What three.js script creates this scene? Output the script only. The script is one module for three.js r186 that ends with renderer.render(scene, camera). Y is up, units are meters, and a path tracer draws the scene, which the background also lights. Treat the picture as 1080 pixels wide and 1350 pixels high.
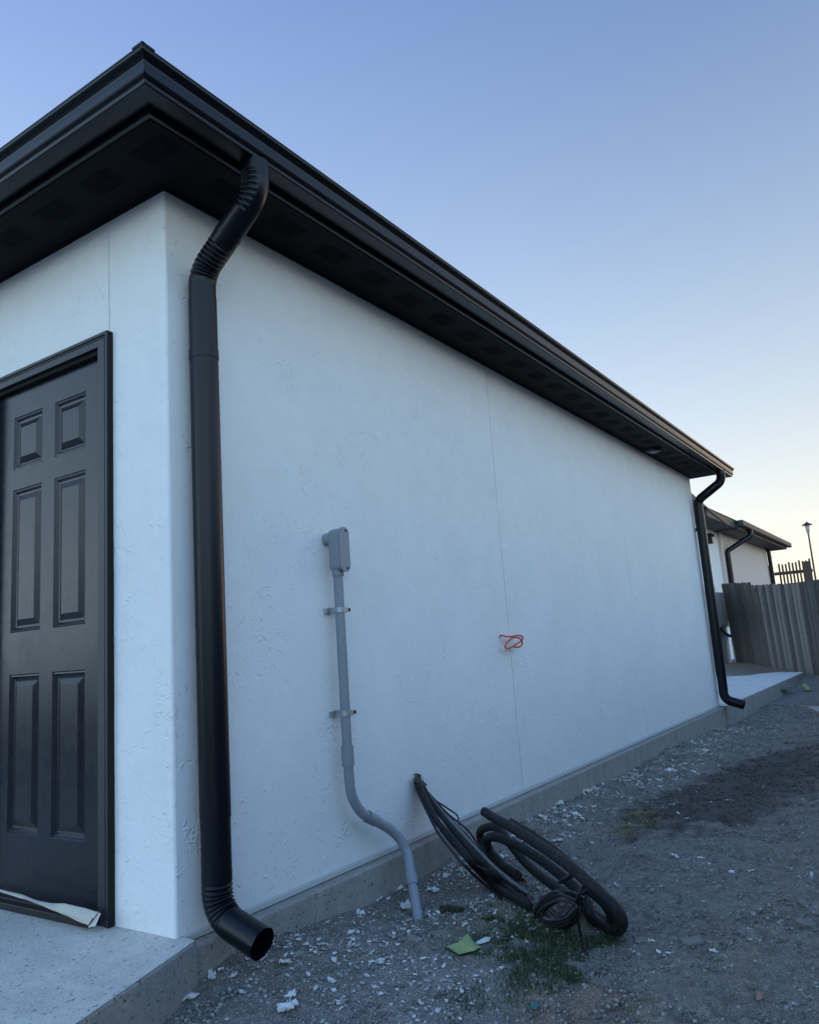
import * as THREE from 'three';
import { mergeGeometries, mergeVertices } from 'three/addons/utils/BufferGeometryUtils.js';
import { RoundedBoxGeometry } from 'three/addons/geometries/RoundedBoxGeometry.js';

// ---------------------------------------------------------------- camera, sky, sun, exposure
const scene = new THREE.Scene();
const F = 1028.09, CAM = new THREE.Vector3(-1.7568, 0.8472, 2.1318);
const RIGHT = new THREE.Vector3(0.55498864, -0.06899411, 0.82899181);
const UPV = new THREE.Vector3(-0.10576354, 0.98261473, 0.15258558);
const FWD = new THREE.Vector3(0.82510708, 0.17236037, -0.53804295);
const camera = new THREE.PerspectiveCamera(2 * Math.atan(675 / F) * 180 / Math.PI, 1080 / 1350, 0.05, 1500);
camera.position.copy(CAM);
camera.quaternion.setFromRotationMatrix(new THREE.Matrix4().makeBasis(RIGHT, UPV, FWD.clone().negate()));
scene.add(camera);

const renderer = new THREE.WebGLRenderer({ antialias: true });
renderer.toneMapping = THREE.LinearToneMapping;
renderer.toneMappingExposure = 1.38;
renderer.shadowMap.enabled = true;

const smooth = (a, b, x) => { const t = Math.min(1, Math.max(0, (x - a) / (b - a))); return t * t * (3 - 2 * t); };
const lerp = (a, b, t) => a + (b - a) * t;
function skyColour(d) {                       // clear dusk sky: blue overhead, pale towards the horizon, warm where the sun went down
  const e = Math.max(0, Math.asin(d.y)) * 180 / Math.PI;
  const az = Math.atan2(d.z, d.x) * 180 / Math.PI;          // 0 is +x, towards the sunset
  let da = Math.abs(az - 14); if (da > 180) da = 360 - da;
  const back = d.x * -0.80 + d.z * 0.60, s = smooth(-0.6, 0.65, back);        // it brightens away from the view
  const left = smooth(-10, 75, -az) * smooth(175, 110, -az);
  const zen = [0.039, 0.103, 0.303], low = [0.53, 0.78, 0.95];
  const t = Math.exp(-((e / 26) ** 1.25));
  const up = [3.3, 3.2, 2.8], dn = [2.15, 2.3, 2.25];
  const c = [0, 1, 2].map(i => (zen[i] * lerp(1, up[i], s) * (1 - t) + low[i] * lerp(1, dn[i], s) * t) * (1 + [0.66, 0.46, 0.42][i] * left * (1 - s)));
  const g = Math.exp(-(e / 13)) * Math.exp(-((da / 60) ** 2)), w = Math.exp(-(e / 6)) * Math.exp(-((da / 50) ** 2));
  c[0] += 0.36 * g + 0.20 * w; c[1] += 0.06 * g; c[2] += -0.26 * g - 0.26 * w;
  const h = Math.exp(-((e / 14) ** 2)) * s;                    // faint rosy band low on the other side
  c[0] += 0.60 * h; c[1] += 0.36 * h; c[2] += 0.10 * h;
  return c;
}
{
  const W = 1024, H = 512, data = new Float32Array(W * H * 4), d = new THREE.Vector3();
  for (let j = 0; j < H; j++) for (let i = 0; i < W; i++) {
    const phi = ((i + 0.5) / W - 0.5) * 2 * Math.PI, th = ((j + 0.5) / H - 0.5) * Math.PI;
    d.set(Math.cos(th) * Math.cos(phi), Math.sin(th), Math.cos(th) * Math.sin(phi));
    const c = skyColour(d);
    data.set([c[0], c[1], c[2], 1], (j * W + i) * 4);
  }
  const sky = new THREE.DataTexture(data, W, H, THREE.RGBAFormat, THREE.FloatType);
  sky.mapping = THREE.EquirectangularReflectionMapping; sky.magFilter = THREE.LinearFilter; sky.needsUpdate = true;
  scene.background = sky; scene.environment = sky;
}
const sun = new THREE.DirectionalLight(0xffc890, 0.1);
sun.position.set(60, 3.2, 15); sun.target.position.set(0, 0, 0);
sun.castShadow = true; sun.shadow.radius = 24; sun.shadow.mapSize.set(2048, 2048);
Object.assign(sun.shadow.camera, { left: -30, right: 30, top: 20, bottom: -20, near: 1, far: 140 });
scene.add(sun, sun.target);

// ---------------------------------------------------------------- helpers
let seed = 7;
const rnd = () => { seed = (seed * 1664525 + 1013904223) >>> 0; return seed / 4294967296; };
const rr = (a, b) => a + (b - a) * rnd();
const V = (x, y, z) => new THREE.Vector3(x, y, z);
function at(px, py, axis, value) {            // photo pixel -> point on the plane axis = value
  const d = FWD.clone().addScaledVector(RIGHT, (px - 540) / F).addScaledVector(UPV, -(py - 675) / F);
  const t = (value - CAM[axis]) / d[axis];
  return CAM.clone().addScaledVector(d, t);
}
const taken = {};
function numbered(n) { taken[n] = (taken[n] ?? -1) + 1; return taken[n] ? `${n}_${String(taken[n]).padStart(3, '0')}` : n; }
function mesh(name, geo, mat, parent) {
  const m = new THREE.Mesh(geo, mat); m.castShadow = m.receiveShadow = true;
  m.name = parent ? name : numbered(name); (parent ?? scene).add(m); return m;
}
function tag(o, label, category, group) { o.userData = { label, category }; if (group) o.userData.group = group; return o; }
function thing(name, label, category, pos = [0, 0, 0], group) {
  const o = new THREE.Group(); o.name = numbered(name); o.position.set(...pos); scene.add(o);
  return tag(o, label, category, group);
}
function structure(name, geo, mat) { const m = mesh(name, geo, mat); m.userData = { kind: 'structure' }; return m; }
function box(x0, x1, y0, y1, z0, z1) { const g = new THREE.BoxGeometry(x1 - x0, y1 - y0, z1 - z0); g.translate((x0 + x1) / 2, (y0 + y1) / 2, (z0 + z1) / 2); return g; }
function rbox(x0, x1, y0, y1, z0, z1, r = 0.004, s = 2) { const g = new RoundedBoxGeometry(x1 - x0, y1 - y0, z1 - z0, s, r); g.translate((x0 + x1) / 2, (y0 + y1) / 2, (z0 + z1) / 2); return g; }
function join(list) { return mergeGeometries(list.map(g => { const h = g.index ? g.toNonIndexed() : g; for (const k of Object.keys(h.attributes)) if (!['position', 'normal', 'uv'].includes(k)) h.deleteAttribute(k); return h; })); }
function lattice(n, s) { const a = new Float32Array(n * n); let q = s >>> 0; for (let i = 0; i < n * n; i++) { q = (q * 1664525 + 1013904223) >>> 0; a[i] = q / 4294967296; } return a; }
function noiseFn(n, s) {                      // periodic value noise, period n
  const a = lattice(n, s);
  return (x, y) => {
    const xf = Math.floor(x), yf = Math.floor(y); let fx = x - xf, fy = y - yf; fx = fx * fx * (3 - 2 * fx); fy = fy * fy * (3 - 2 * fy);
    const x0 = ((xf % n) + n) % n, y0 = ((yf % n) + n) % n, x1 = (x0 + 1) % n, y1 = (y0 + 1) % n;
    return lerp(lerp(a[y0 * n + x0], a[y0 * n + x1], fx), lerp(a[y1 * n + x0], a[y1 * n + x1], fx), fy);
  };
}
const N16 = noiseFn(16, 11), N64 = noiseFn(64, 23), N256 = noiseFn(256, 37), N512 = noiseFn(512, 41);
const fbm = (x, y) => 0.5 * N256(x, y) + 0.25 * N256(x * 2 + 31, y * 2 + 17) + 0.125 * N256(x * 4 + 7, y * 4 + 91) + 0.0625 * N256(x * 8 + 3, y * 8 + 5);
function texture(n, fn, srgb, rep) {          // fn(i, j) -> grey or [r, g, b] in 0..1 (linear for maps of colour)
  const data = new Uint8Array(n * n * 4);
  for (let j = 0; j < n; j++) for (let i = 0; i < n; i++) {
    let c = fn(i, j); if (!Array.isArray(c)) c = [c, c, c];
    for (let k = 0; k < 3; k++) { let v = Math.min(1, Math.max(0, c[k])); if (srgb) v = v <= 0.0031308 ? v * 12.92 : 1.055 * v ** (1 / 2.4) - 0.055; data[(j * n + i) * 4 + k] = v * 255; }
    data[(j * n + i) * 4 + 3] = 255;
  }
  const t = new THREE.DataTexture(data, n, n); t.wrapS = t.wrapT = THREE.RepeatWrapping; t.magFilter = THREE.LinearFilter;
  if (srgb) t.colorSpace = THREE.SRGBColorSpace; if (rep) t.repeat.set(rep, rep); t.needsUpdate = true; return t;
}
const std = (c, rough = 0.6, extra = {}) => { const m = new THREE.MeshStandardMaterial({ roughness: rough, ...extra }); m.color.setRGB(...c); return m; };
const phys = (c, rough = 0.6, extra = {}) => { const m = new THREE.MeshPhysicalMaterial({ roughness: rough, ...extra }); m.color.setRGB(...c); return m; };

// tube along a path; radius(s, angle) with s the length along it; frames carried without twist
function tube(points, step, radius, nSide = 28, up0 = V(0, 0, 1), inner = 0) {
  const pts = [points[0].clone()], lens = [0];
  for (let i = 1; i < points.length; i++) {
    const L = points[i].distanceTo(points[i - 1]), n = Math.max(1, Math.round(L / step));
    for (let k = 1; k <= n; k++) { pts.push(points[i - 1].clone().lerp(points[i], k / n)); lens.push(lens[lens.length - 1] + L / n); }
  }
  const pos = [], uv = [], idx = []; let u = up0.clone();
  for (let i = 0; i < pts.length; i++) {
    const t = pts[Math.min(i + 1, pts.length - 1)].clone().sub(pts[Math.max(i - 1, 0)]).normalize();
    u.addScaledVector(t, -u.dot(t)).normalize(); const v = t.clone().cross(u);
    for (let k = 0; k <= nSide; k++) {
      const a = k / nSide * 2 * Math.PI, r = typeof radius === 'number' ? radius : radius(lens[i], a, lens);
      pos.push(pts[i].x + (u.x * Math.cos(a) + v.x * Math.sin(a)) * r, pts[i].y + (u.y * Math.cos(a) + v.y * Math.sin(a)) * r, pts[i].z + (u.z * Math.cos(a) + v.z * Math.sin(a)) * r);
      uv.push(lens[i], k / nSide * 0.3);
    }
    if (i) for (let k = 0; k < nSide; k++) { const a = (i - 1) * (nSide + 1) + k, b = a + nSide + 1; if (inner) idx.push(a, b, a + 1, b, b + 1, a + 1); else idx.push(a, a + 1, b, b, a + 1, b + 1); }
  }
  const g = new THREE.BufferGeometry(); g.setAttribute('position', new THREE.Float32BufferAttribute(pos, 3)); g.setAttribute('uv', new THREE.Float32BufferAttribute(uv, 2)); g.setIndex(idx);
  g.computeVertexNormals();
  const nm = g.attributes.normal;             // join the seam
  for (let i = 0; i < pts.length; i++) { const a = i * (nSide + 1), b = a + nSide; for (const c of ['X', 'Y', 'Z']) { const m = (nm['get' + c](a) + nm['get' + c](b)) / 2; nm['set' + c](a, m); nm['set' + c](b, m); } }
  g.userData.length = lens[lens.length - 1]; return g;
}
function cap(center, normal, r, n = 24) { const g = new THREE.CircleGeometry(r, n); g.lookAt(normal); g.translate(center.x, center.y, center.z); return g; }
const curvePts = (pts, n = 60, closed = false) => new THREE.CatmullRomCurve3(pts, closed, 'centripetal').getSpacedPoints(n);
function arcPts(list, r, n = 14) {            // polyline with rounded corners
  const out = [list[0]];
  for (let i = 1; i < list.length - 1; i++) {
    const a = list[i - 1].clone().sub(list[i]).normalize(), b = list[i + 1].clone().sub(list[i]).normalize();
    const ang = a.angleTo(b), d = r / Math.tan(ang / 2), rr_ = typeof r === 'number' ? d : 0;
    const p0 = list[i].clone().addScaledVector(a, rr_), p1 = list[i].clone().addScaledVector(b, rr_);
    const c = list[i].clone().addScaledVector(a.clone().add(b).normalize(), r / Math.sin(ang / 2));
    const e0 = p0.clone().sub(c), e1 = p1.clone().sub(c), w = e0.angleTo(e1);
    for (let k = 0; k <= n; k++) { const t = k / n; out.push(c.clone().addScaledVector(e0, Math.sin((1 - t) * w) / Math.sin(w)).addScaledVector(e1, Math.sin(t * w) / Math.sin(w))); }
  }
  out.push(list[list.length - 1]); return out;
}

// ---------------------------------------------------------------- materials
const STN = 2048;                              // stucco, 4 m a side: fine grain and torn trowel marks
const stuccoH = new Float32Array(STN * STN);
for (let j = 0; j < STN; j++) for (let i = 0; i < STN; i++) stuccoH[j * STN + i] = 0.5 + 0.12 * (N16(i / 128, j / 128) - 0.5) + 0.10 * (N64(i / 32, j / 32) - 0.5) + 0.07 * (N256(i / 8, j / 8) - 0.5) + 0.05 * (N512(i / 4, j / 4) - 0.5);
for (let c = 0; c < 430; c++) {
  const cx = rnd() * STN, cy = rnd() * STN, spread = rr(12, 60) * (rnd() < 0.3 ? 1.8 : 1), n = 6 + rnd() ** 2 * 34 | 0, dir0 = rr(-0.5, 2.2);
  for (let s = 0; s < n; s++) {
    let x = cx + rr(-1, 1) * spread, y = cy + rr(-1, 1) * spread * 1.3, d = dir0 + rr(-0.6, 0.6); const L = rr(4, 24), amp = rr(0.08, 0.36) * (rnd() < 0.75 ? 1 : -1), w = rr(0.8, 2.6);
    for (let k = 0; k < L; k++) {
      d += rr(-0.6, 0.6); x += Math.cos(d); y += Math.sin(d); const f = Math.sin(Math.PI * (k + 1) / (L + 1)) * amp;
      for (let q = -4; q <= 4; q++) for (let p = -4; p <= 4; p++) {
        const nx = -Math.sin(d), ny = Math.cos(d), o = p * nx + q * ny, along = p * Math.cos(d) + q * Math.sin(d); if (Math.abs(along) > 1) continue;
        const X = ((x + p | 0) % STN + STN) % STN, Y = ((y + q | 0) % STN + STN) % STN;
        stuccoH[Y * STN + X] += f * (Math.exp(-((o / w) ** 2)) - 0.45 * Math.exp(-(((o - 2.4 * w) / w) ** 2))) * 0.4;
      }
    }
  }
}
const stuccoBump = texture(STN, (i, j) => stuccoH[j * STN + i], false, 0.25);
const stuccoCol = texture(1024, (i, j) => { const v = 0.82 + 0.035 * (N16(i / 64, j / 64) - 0.5) + 0.03 * (N64(i / 16, j / 16) - 0.5) + 0.02 * (N256(i / 4, j / 4) - 0.5); return [v, v * 1.0, v * 0.985]; }, true, 0.25);
const M = {};
M.stucco = std([1, 1, 1], 0.85, { map: stuccoCol, bumpMap: stuccoBump, bumpScale: 0.0072 });
M.stuccoEdge = std([0.55, 0.55, 0.53], 0.9);
M.core = std([0.05, 0.05, 0.05], 0.9);
const concBump = texture(1024, (i, j) => { const a = N256(i / 4, j / 4), b = N512(i / 2, j / 2), p = N256(i / 9 + 40, j / 9); return 0.5 + 0.25 * (a - 0.5) + 0.2 * (b - 0.5) - 0.5 * smooth(0.84, 0.94, p); }, false, 1);
const concCol = texture(1024, (i, j) => { const v = 0.50 + 0.09 * (N16(i / 64, j / 64) - 0.5) + 0.07 * (N64(i / 16 + 9, j / 16) - 0.5) + 0.07 * (N256(i / 4, j / 4) - 0.5) + 0.05 * (N512(i / 2, j / 2) - 0.5), p = smooth(0.86, 0.95, N256(i / 9 + 40, j / 9)); const q = v * (1 - 0.6 * p); return [q, q * 0.94, q * 0.84]; }, true, 1);
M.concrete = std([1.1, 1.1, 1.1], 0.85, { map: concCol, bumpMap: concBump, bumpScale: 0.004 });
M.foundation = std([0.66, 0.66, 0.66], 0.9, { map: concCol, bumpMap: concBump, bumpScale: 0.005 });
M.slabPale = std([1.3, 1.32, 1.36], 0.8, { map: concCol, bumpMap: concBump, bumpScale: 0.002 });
const specks = texture(512, (i, j) => 0.5 + 0.3 * (N256(i / 2, j / 2) - 0.5) + 0.2 * (N64(i / 8, j / 8) - 0.5), false, 4);
const smudge = texture(512, (i, j) => { const v = 0.34 + 0.22 * (N64(i / 8, j / 8) - 0.5) + 0.16 * (N16(i / 32, j / 32) - 0.5); return v; }, false, 1);
M.black = phys([0.002, 0.004, 0.008], 0.30, { specularIntensity: 0.7 });
M.blackPipe = phys([0.002, 0.0035, 0.007], 0.34, { specularIntensity: 0.65 });
M.soffit = phys([0.0030, 0.0045, 0.0065], 0.6, { specularIntensity: 0.18 });
M.soffitVent = phys([0.0026, 0.004, 0.006], 0.6, { specularIntensity: 0.18 });
M.doorPaint = phys([0.005, 0.009, 0.015], 1, { specularIntensity: 0.85, roughnessMap: texture(512, (i, j) => 0.27 + 0.05 * (N64(i / 8, j / 8) - 0.5) + 0.05 * (N16(i / 32, j / 32) - 0.5), false, 0.7) });
M.casing = phys([0.010, 0.015, 0.022], 0.36, { bumpMap: specks, bumpScale: 0.0004 });
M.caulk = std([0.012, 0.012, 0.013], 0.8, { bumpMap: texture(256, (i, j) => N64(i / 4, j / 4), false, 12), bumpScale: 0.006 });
M.roof = std([0.05, 0.047, 0.045], 0.9);
M.pvc = phys([0.25, 0.275, 0.305], 0.5, { bumpMap: specks, bumpScale: 0.0002 });
M.zinc = phys([0.42, 0.44, 0.46], 0.42, { metalness: 0.6 });
M.darkScrew = phys([0.03, 0.03, 0.03], 0.5, { metalness: 0.6 });
M.foam = std([1, 1, 1], 0.6, { map: texture(256, (i, j) => { const d = smooth(0.62, 0.85, N64(i / 4 + 9, j / 4)) * 0.5 + smooth(0.6, 0.9, N16(i / 16, j / 16)) * 0.5, v = 0.006 + 0.030 * d; return [v, v, v * 1.02]; }, true, 3), bumpMap: texture(256, (i, j) => N64(i / 4, j / 4), false, 10), bumpScale: 0.0012 });
M.cable = phys([0.014, 0.015, 0.017], 0.4);
M.cableGrey = phys([0.16, 0.16, 0.16], 0.5);
M.cableDusty = phys([0.028, 0.029, 0.031], 0.55);
M.copper = phys([0.45, 0.2, 0.12], 0.4, { metalness: 0.7 });
M.orange = phys([0.62, 0.10, 0.03], 0.5);
M.plaster = std([0.66, 0.66, 0.64], 0.9);
M.greenPaper = std([0.30, 0.38, 0.15], 0.85);

// ---------------------------------------------------------------- ground
function groundY(x, z) {
  let y = -0.205 + 0.03 * (fbm(x * 0.9 + 5, z * 0.9 + 3) - 0.47) * 2 + 0.022 * (fbm(x * 3.3, z * 3.3) - 0.47) * 2;
  y += 0.055 * Math.exp(-(((x - 0.15) / 0.5) ** 2)) * Math.exp(-(((z - 0.15) / 0.35) ** 2));        // soil heaped at the corner
  y += 0.012 * Math.exp(-(((x - 0.75) / 0.45) ** 2)) * Math.exp(-(((z - 0.40) / 0.25) ** 2));
  y += 0.055 * smooth(0.30, 0.0, z) * smooth(8.5, 4, x) * smooth(-0.2, 0.3, x);
  y -= 0.02 * smooth(4.5, 8, x) * smooth(1.4, 0.3, z) * smooth(14, 12, x);
  const far = smooth(9.5, 15, x);
  y += far * (0.14 + 0.20 * smooth(0.6, -1.4, z));
  y += 0.012 * Math.abs(Math.sin((z - 0.25 * x) * 5.2 + fbm(x, z) * 3)) * smooth(1.5, 3, x) * smooth(0.5, 0.9, z) * smooth(12, 8, x);   // wheel ruts
  return y;
}
function axisLines(stops) { const out = [stops[0][0]]; for (let i = 1; i < stops.length; i++) { const [a] = stops[i - 1], [b, st] = stops[i], n = Math.max(1, Math.round(Math.abs(b - a) / st)); for (let k = 1; k <= n; k++) out.push(a + (b - a) * k / n); } return out; }
const patch = (x, z, cx, cz, rx, rz, turn = 0) => { const c = Math.cos(turn), s = Math.sin(turn), dx = x - cx, dz = z - cz, u = (dx * c + dz * s) / rx, v = (-dx * s + dz * c) / rz; return smooth(1.15, 0.75, Math.sqrt(u * u + v * v) + (fbm(x * 5, z * 5) - 0.47) * 0.9 + (fbm(x * 17, z * 17) - 0.47) * 0.5); };
{
  const xs = axisLines([[-400, 0], [-60, 85], [-8, 6], [-1.2, 0.4], [-0.2, 0.05], [3.2, 0.014], [5.5, 0.03], [10, 0.06], [17, 0.12], [30, 1], [80, 5], [400, 80]]);
  const zs = axisLines([[-400, 0], [-60, 85], [-8, 6], [-2, 0.4], [-0.1, 0.1], [1.9, 0.014], [3, 0.06], [8, 0.4], [60, 5], [400, 85]]);
  const nx = xs.length, nz = zs.length, pos = new Float32Array(nx * nz * 3), uv = new Float32Array(nx * nz * 2), col = new Float32Array(nx * nz * 3), idx = [];
  const dark = V(0.35, 0.34, 0.34), brown = V(0.95, 0.66, 0.42), red = V(0.95, 0.62, 0.5), pale = V(1.2, 1.2, 1.22), olive = V(0.8, 0.72, 0.35), c = V(0, 0, 0);
  for (let j = 0; j < nz; j++) for (let i = 0; i < nx; i++) {
    const x = xs[i], z = zs[j], k = j * nx + i; let y = groundY(x, z);
    if (x > -0.25 && x < 3.3 && z > -0.15 && z < 2) { const rough = 0.25 + 1.2 * smooth(0.36, 0.62, fbm(x * 2.1 + 40, z * 2.1)); y += rough * (0.018 * (N512(x * 16, z * 16) - 0.5) + 0.014 * (N512(x * 31 + 9, z * 31) - 0.5)); }
    else if (x > -1 && x < 10 && z < 3 && z > -0.15) y += 0.013 * (N512(x * 11, z * 11) - 0.5);
    pos.set([x, y, z], k * 3); uv.set([x, z], k * 2);
    c.set(1, 1, 1).multiplyScalar(0.82 + 0.36 * fbm(x * 1.7 + 3, z * 1.7));
    c.lerp(pale.clone().multiplyScalar(c.x), 0.7 * patch(x, z, 0.6, 0.62, 0.5, 0.35));
    c.lerp(dark, 0.9 * patch(x, z, 4.3, 1.0, 1.9, 0.45, 0.12));
    c.lerp(olive, 0.75 * patch(x, z, 2.75, 0.55, 0.26, 0.16));
    c.lerp(brown, 0.55 * patch(x, z, 0.45, 1.15, 0.22, 0.25));
    c.lerp(V(1.05, 0.92, 0.8), 0.5 * smooth(0.9, 1.5, z + 0.4 * (fbm(x * 2, z * 2) - 0.5)));
    c.lerp(red, 0.4 * patch(x, z, 7.5, 1.3, 2.2, 0.5));
    c.lerp(V(0.8, 0.66, 0.55), 0.55 * smooth(6.5, 9.5, x + 2 * (fbm(x, z * 2) - 0.5)) * smooth(0.2, 0.6, z));
    c.lerp(brown, 0.6 * smooth(12.5, 14, x + (fbm(x * 2, z * 2) - 0.5)));
    c.lerp(V(0.55, 0.6, 0.4), 0.6 * patch(x, z, 1.05, 0.72, 0.42, 0.3));
    col.set([c.x, c.y, c.z], k * 3);
    if (i && j) { const a = k - nx - 1; idx.push(a, k - 1, a + 1, a + 1, k - 1, k); }
  }
  const g = new THREE.BufferGeometry(); g.setAttribute('position', new THREE.BufferAttribute(pos, 3)); g.setAttribute('uv', new THREE.BufferAttribute(uv, 2)); g.setAttribute('color', new THREE.BufferAttribute(col, 3)); g.setIndex(idx); g.computeVertexNormals();
  const dirtCol = texture(2048, (i, j) => {
    const v = 0.305 + 0.12 * (N64(i / 32, j / 32) - 0.5) + 0.10 * (N256(i / 8, j / 8) - 0.5) + 0.10 * (N512(i / 4, j / 4) - 0.5) + 0.06 * (N512(i / 4 * 2.0 + 77, j / 2) - 0.5);
    const s = smooth(0.86, 0.93, N512(i / 4 + 33, j / 4 + 12)) * 0.06, w = Math.max(0.02, v) + s; return [w, w * 0.92, w * 0.80];
  }, true, 1 / 1.7);
  const dirtBump = texture(2048, (i, j) => 0.5 + 0.35 * (N256(i / 8, j / 8) - 0.5) + 0.35 * (N512(i / 4, j / 4) - 0.5) + 0.2 * (N512(i / 2 + 5, j / 2) - 0.5), false, 1 / 1.7);
  structure('ground', g, new THREE.MeshStandardMaterial({ map: dirtCol, bumpMap: dirtBump, bumpScale: 0.030, roughness: 0.95, vertexColors: true }));
}
// concrete pads
function slabGeo(poly, y0, y1, bevel = 0.008) {
  const s = new THREE.Shape(poly.map(([x, z]) => new THREE.Vector2(x, -z)));
  const g = new THREE.ExtrudeGeometry(s, { depth: y1 - y0 - 2 * bevel, bevelEnabled: true, bevelSize: bevel, bevelThickness: bevel, bevelOffset: -bevel, bevelSegments: 2 });
  g.rotateX(-Math.PI / 2); g.translate(0, y0 + bevel, 0); return g;
}
const porch = [[0.06, -6], [0.06, -0.006], [0.028, -0.006], [0.024, 0.068], [-0.5, 0.235], [-1.55, 0.55], [-1.6, -6]];
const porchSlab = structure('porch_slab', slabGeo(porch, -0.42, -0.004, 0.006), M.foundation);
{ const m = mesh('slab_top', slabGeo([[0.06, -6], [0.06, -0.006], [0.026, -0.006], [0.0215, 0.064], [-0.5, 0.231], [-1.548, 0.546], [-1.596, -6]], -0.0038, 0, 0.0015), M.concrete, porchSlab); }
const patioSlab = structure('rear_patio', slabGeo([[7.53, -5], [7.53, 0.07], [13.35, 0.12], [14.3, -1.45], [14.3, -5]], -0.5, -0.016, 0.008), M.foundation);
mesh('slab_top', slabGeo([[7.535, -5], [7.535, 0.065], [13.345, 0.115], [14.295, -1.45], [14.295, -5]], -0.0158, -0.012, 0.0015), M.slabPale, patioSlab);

// ---------------------------------------------------------------- house
const HT = 2.5858, LEN = 7.533, DEEP = -6;
const house = thing('house', 'white stucco house with black door, black eaves and grey concrete footing', 'house');
function wallSkin(plan, y0, y1, step, off) {   // plan: [x, z, nx, nz, u]; an uneven trowelled skin with returns at its edges
  const nv = Math.max(2, Math.round((y1 - y0) / step)), pos = [], uv = [], idx = [], n = plan.length;
  for (let j = 0; j <= nv; j++) for (let i = 0; i < n; i++) {
    const [x, z, ax, az, u] = plan[i], y = lerp(y0, y1, j / nv);
    const w = 0.0035 * (fbm(u * 1.6 + off, y * 1.6) - 0.47) + 0.0025 * (fbm(u * 6 + off, y * 6 + 4) - 0.47);
    pos.push(x + ax * w, y, z + az * w); uv.push(u, y);
    if (i && j) { const b = j * n + i, a = b - n - 1; idx.push(a, a + 1, b, a, b, b - 1); }
  }
  const rim = (list, ax, ay, az) => { const b0 = pos.length / 3; for (const k of list) { pos.push(pos[k * 3], pos[k * 3 + 1], pos[k * 3 + 2]); uv.push(uv[k * 2], uv[k * 2 + 1]); const p = plan[k % n]; pos.push(pos[k * 3] - p[2] * 0.02 + ax, pos[k * 3 + 1] + ay, pos[k * 3 + 2] - p[3] * 0.02 + az); uv.push(uv[k * 2] + 0.02, uv[k * 2 + 1]); } for (let q = 1; q < list.length; q++) { const a = b0 + (q - 1) * 2; idx.push(a, a + 1, a + 2, a + 2, a + 1, a + 3); } };
  rim(Array.from({ length: nv + 1 }, (_, j) => j * n), 0, 0, 0); rim(Array.from({ length: nv + 1 }, (_, j) => j * n + n - 1), 0, 0, 0); rim(Array.from({ length: n }, (_, i) => i), 0, 0, 0);
  const g = new THREE.BufferGeometry(); g.setAttribute('position', new THREE.Float32BufferAttribute(pos, 3)); g.setAttribute('uv', new THREE.Float32BufferAttribute(uv, 2)); g.setIndex(idx); g.computeVertexNormals(); return g;
}
const straight = (x0, z0, x1, z1, nx, nz, u0, step = 0.05) => { const L = Math.hypot(x1 - x0, z1 - z0), n = Math.max(1, Math.round(L / step)); return Array.from({ length: n + 1 }, (_, i) => [lerp(x0, x1, i / n), lerp(z0, z1, i / n), nx, nz, u0 + L * i / n]); };
{
  const R = 0.011, bend = []; for (let k = 0; k <= 8; k++) { const a = k / 8 * Math.PI / 2; bend.push([R - R * Math.cos(a), -R + R * Math.sin(a), -Math.cos(a), Math.sin(a), 0.31 + R * a]); }
  const planA = [...straight(0, -0.326, 0, -R - 0.004, -1, 0, 0.0, 0.04), ...bend, ...straight(R + 0.004, 0, 2.505, 0, 0, 1, 0.345, 0.05)];
  mesh('wall_panel', wallSkin(planA, 0.001, HT, 0.05, 0), M.stucco, house);
  mesh('wall_panel', wallSkin(straight(2.511, 0, 4.898, 0, 0, 1, 3.0), 0.001, HT, 0.06, 13), M.stucco, house);
  mesh('wall_panel', wallSkin(straight(4.899, 0, LEN, 0, 0, 1, 5.6), 0.001, HT, 0.06, 29), M.stucco, house);
  mesh('wall_panel', wallSkin(straight(0, DEEP, 0, -0.3305, -1, 0, 8.2), 2.06, HT, 0.06, 47), M.stucco, house);
  mesh('wall_panel', wallSkin(straight(0, DEEP, 0, -1.16, -1, 0, 8.2), 0.001, 2.06, 0.08, 61), M.stucco, house);
  mesh('wall_panel', box(LEN - 0.02, LEN, -0.02, HT, DEEP, -0.001), M.stucco, house);
  mesh('wall_core', box(0.07, LEN - 0.021, -0.3, HT - 0.003, DEEP, -0.012), M.core, house);
  mesh('wall_core', join([box(0.012, 0.069, 2.075, HT - 0.003, DEEP, -0.024), box(0.012, 0.069, 0, 2.075, -0.36, -0.024)]), M.core, house);
  // weep screed lip along the foot of the side wall
  mesh('base_strip', rbox(0.03, LEN, -0.021, 0.0, -0.02, 0.007, 0.003), M.stuccoEdge, house);
  // footing in pours
  const fnd = (x0, x1, z) => { const g = rbox(x0, x1, -0.5, -0.024, -0.1, z, 0.010, 3); const p = g.attributes.position, uv = g.attributes.uv; for (let i = 0; i < p.count; i++) uv.setXY(i, p.getX(i), p.getY(i) + p.getZ(i)); return g; };
  mesh('footing', fnd(0.03, LEN + 0.001, 0.052), M.foundation, house);
}
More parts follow.
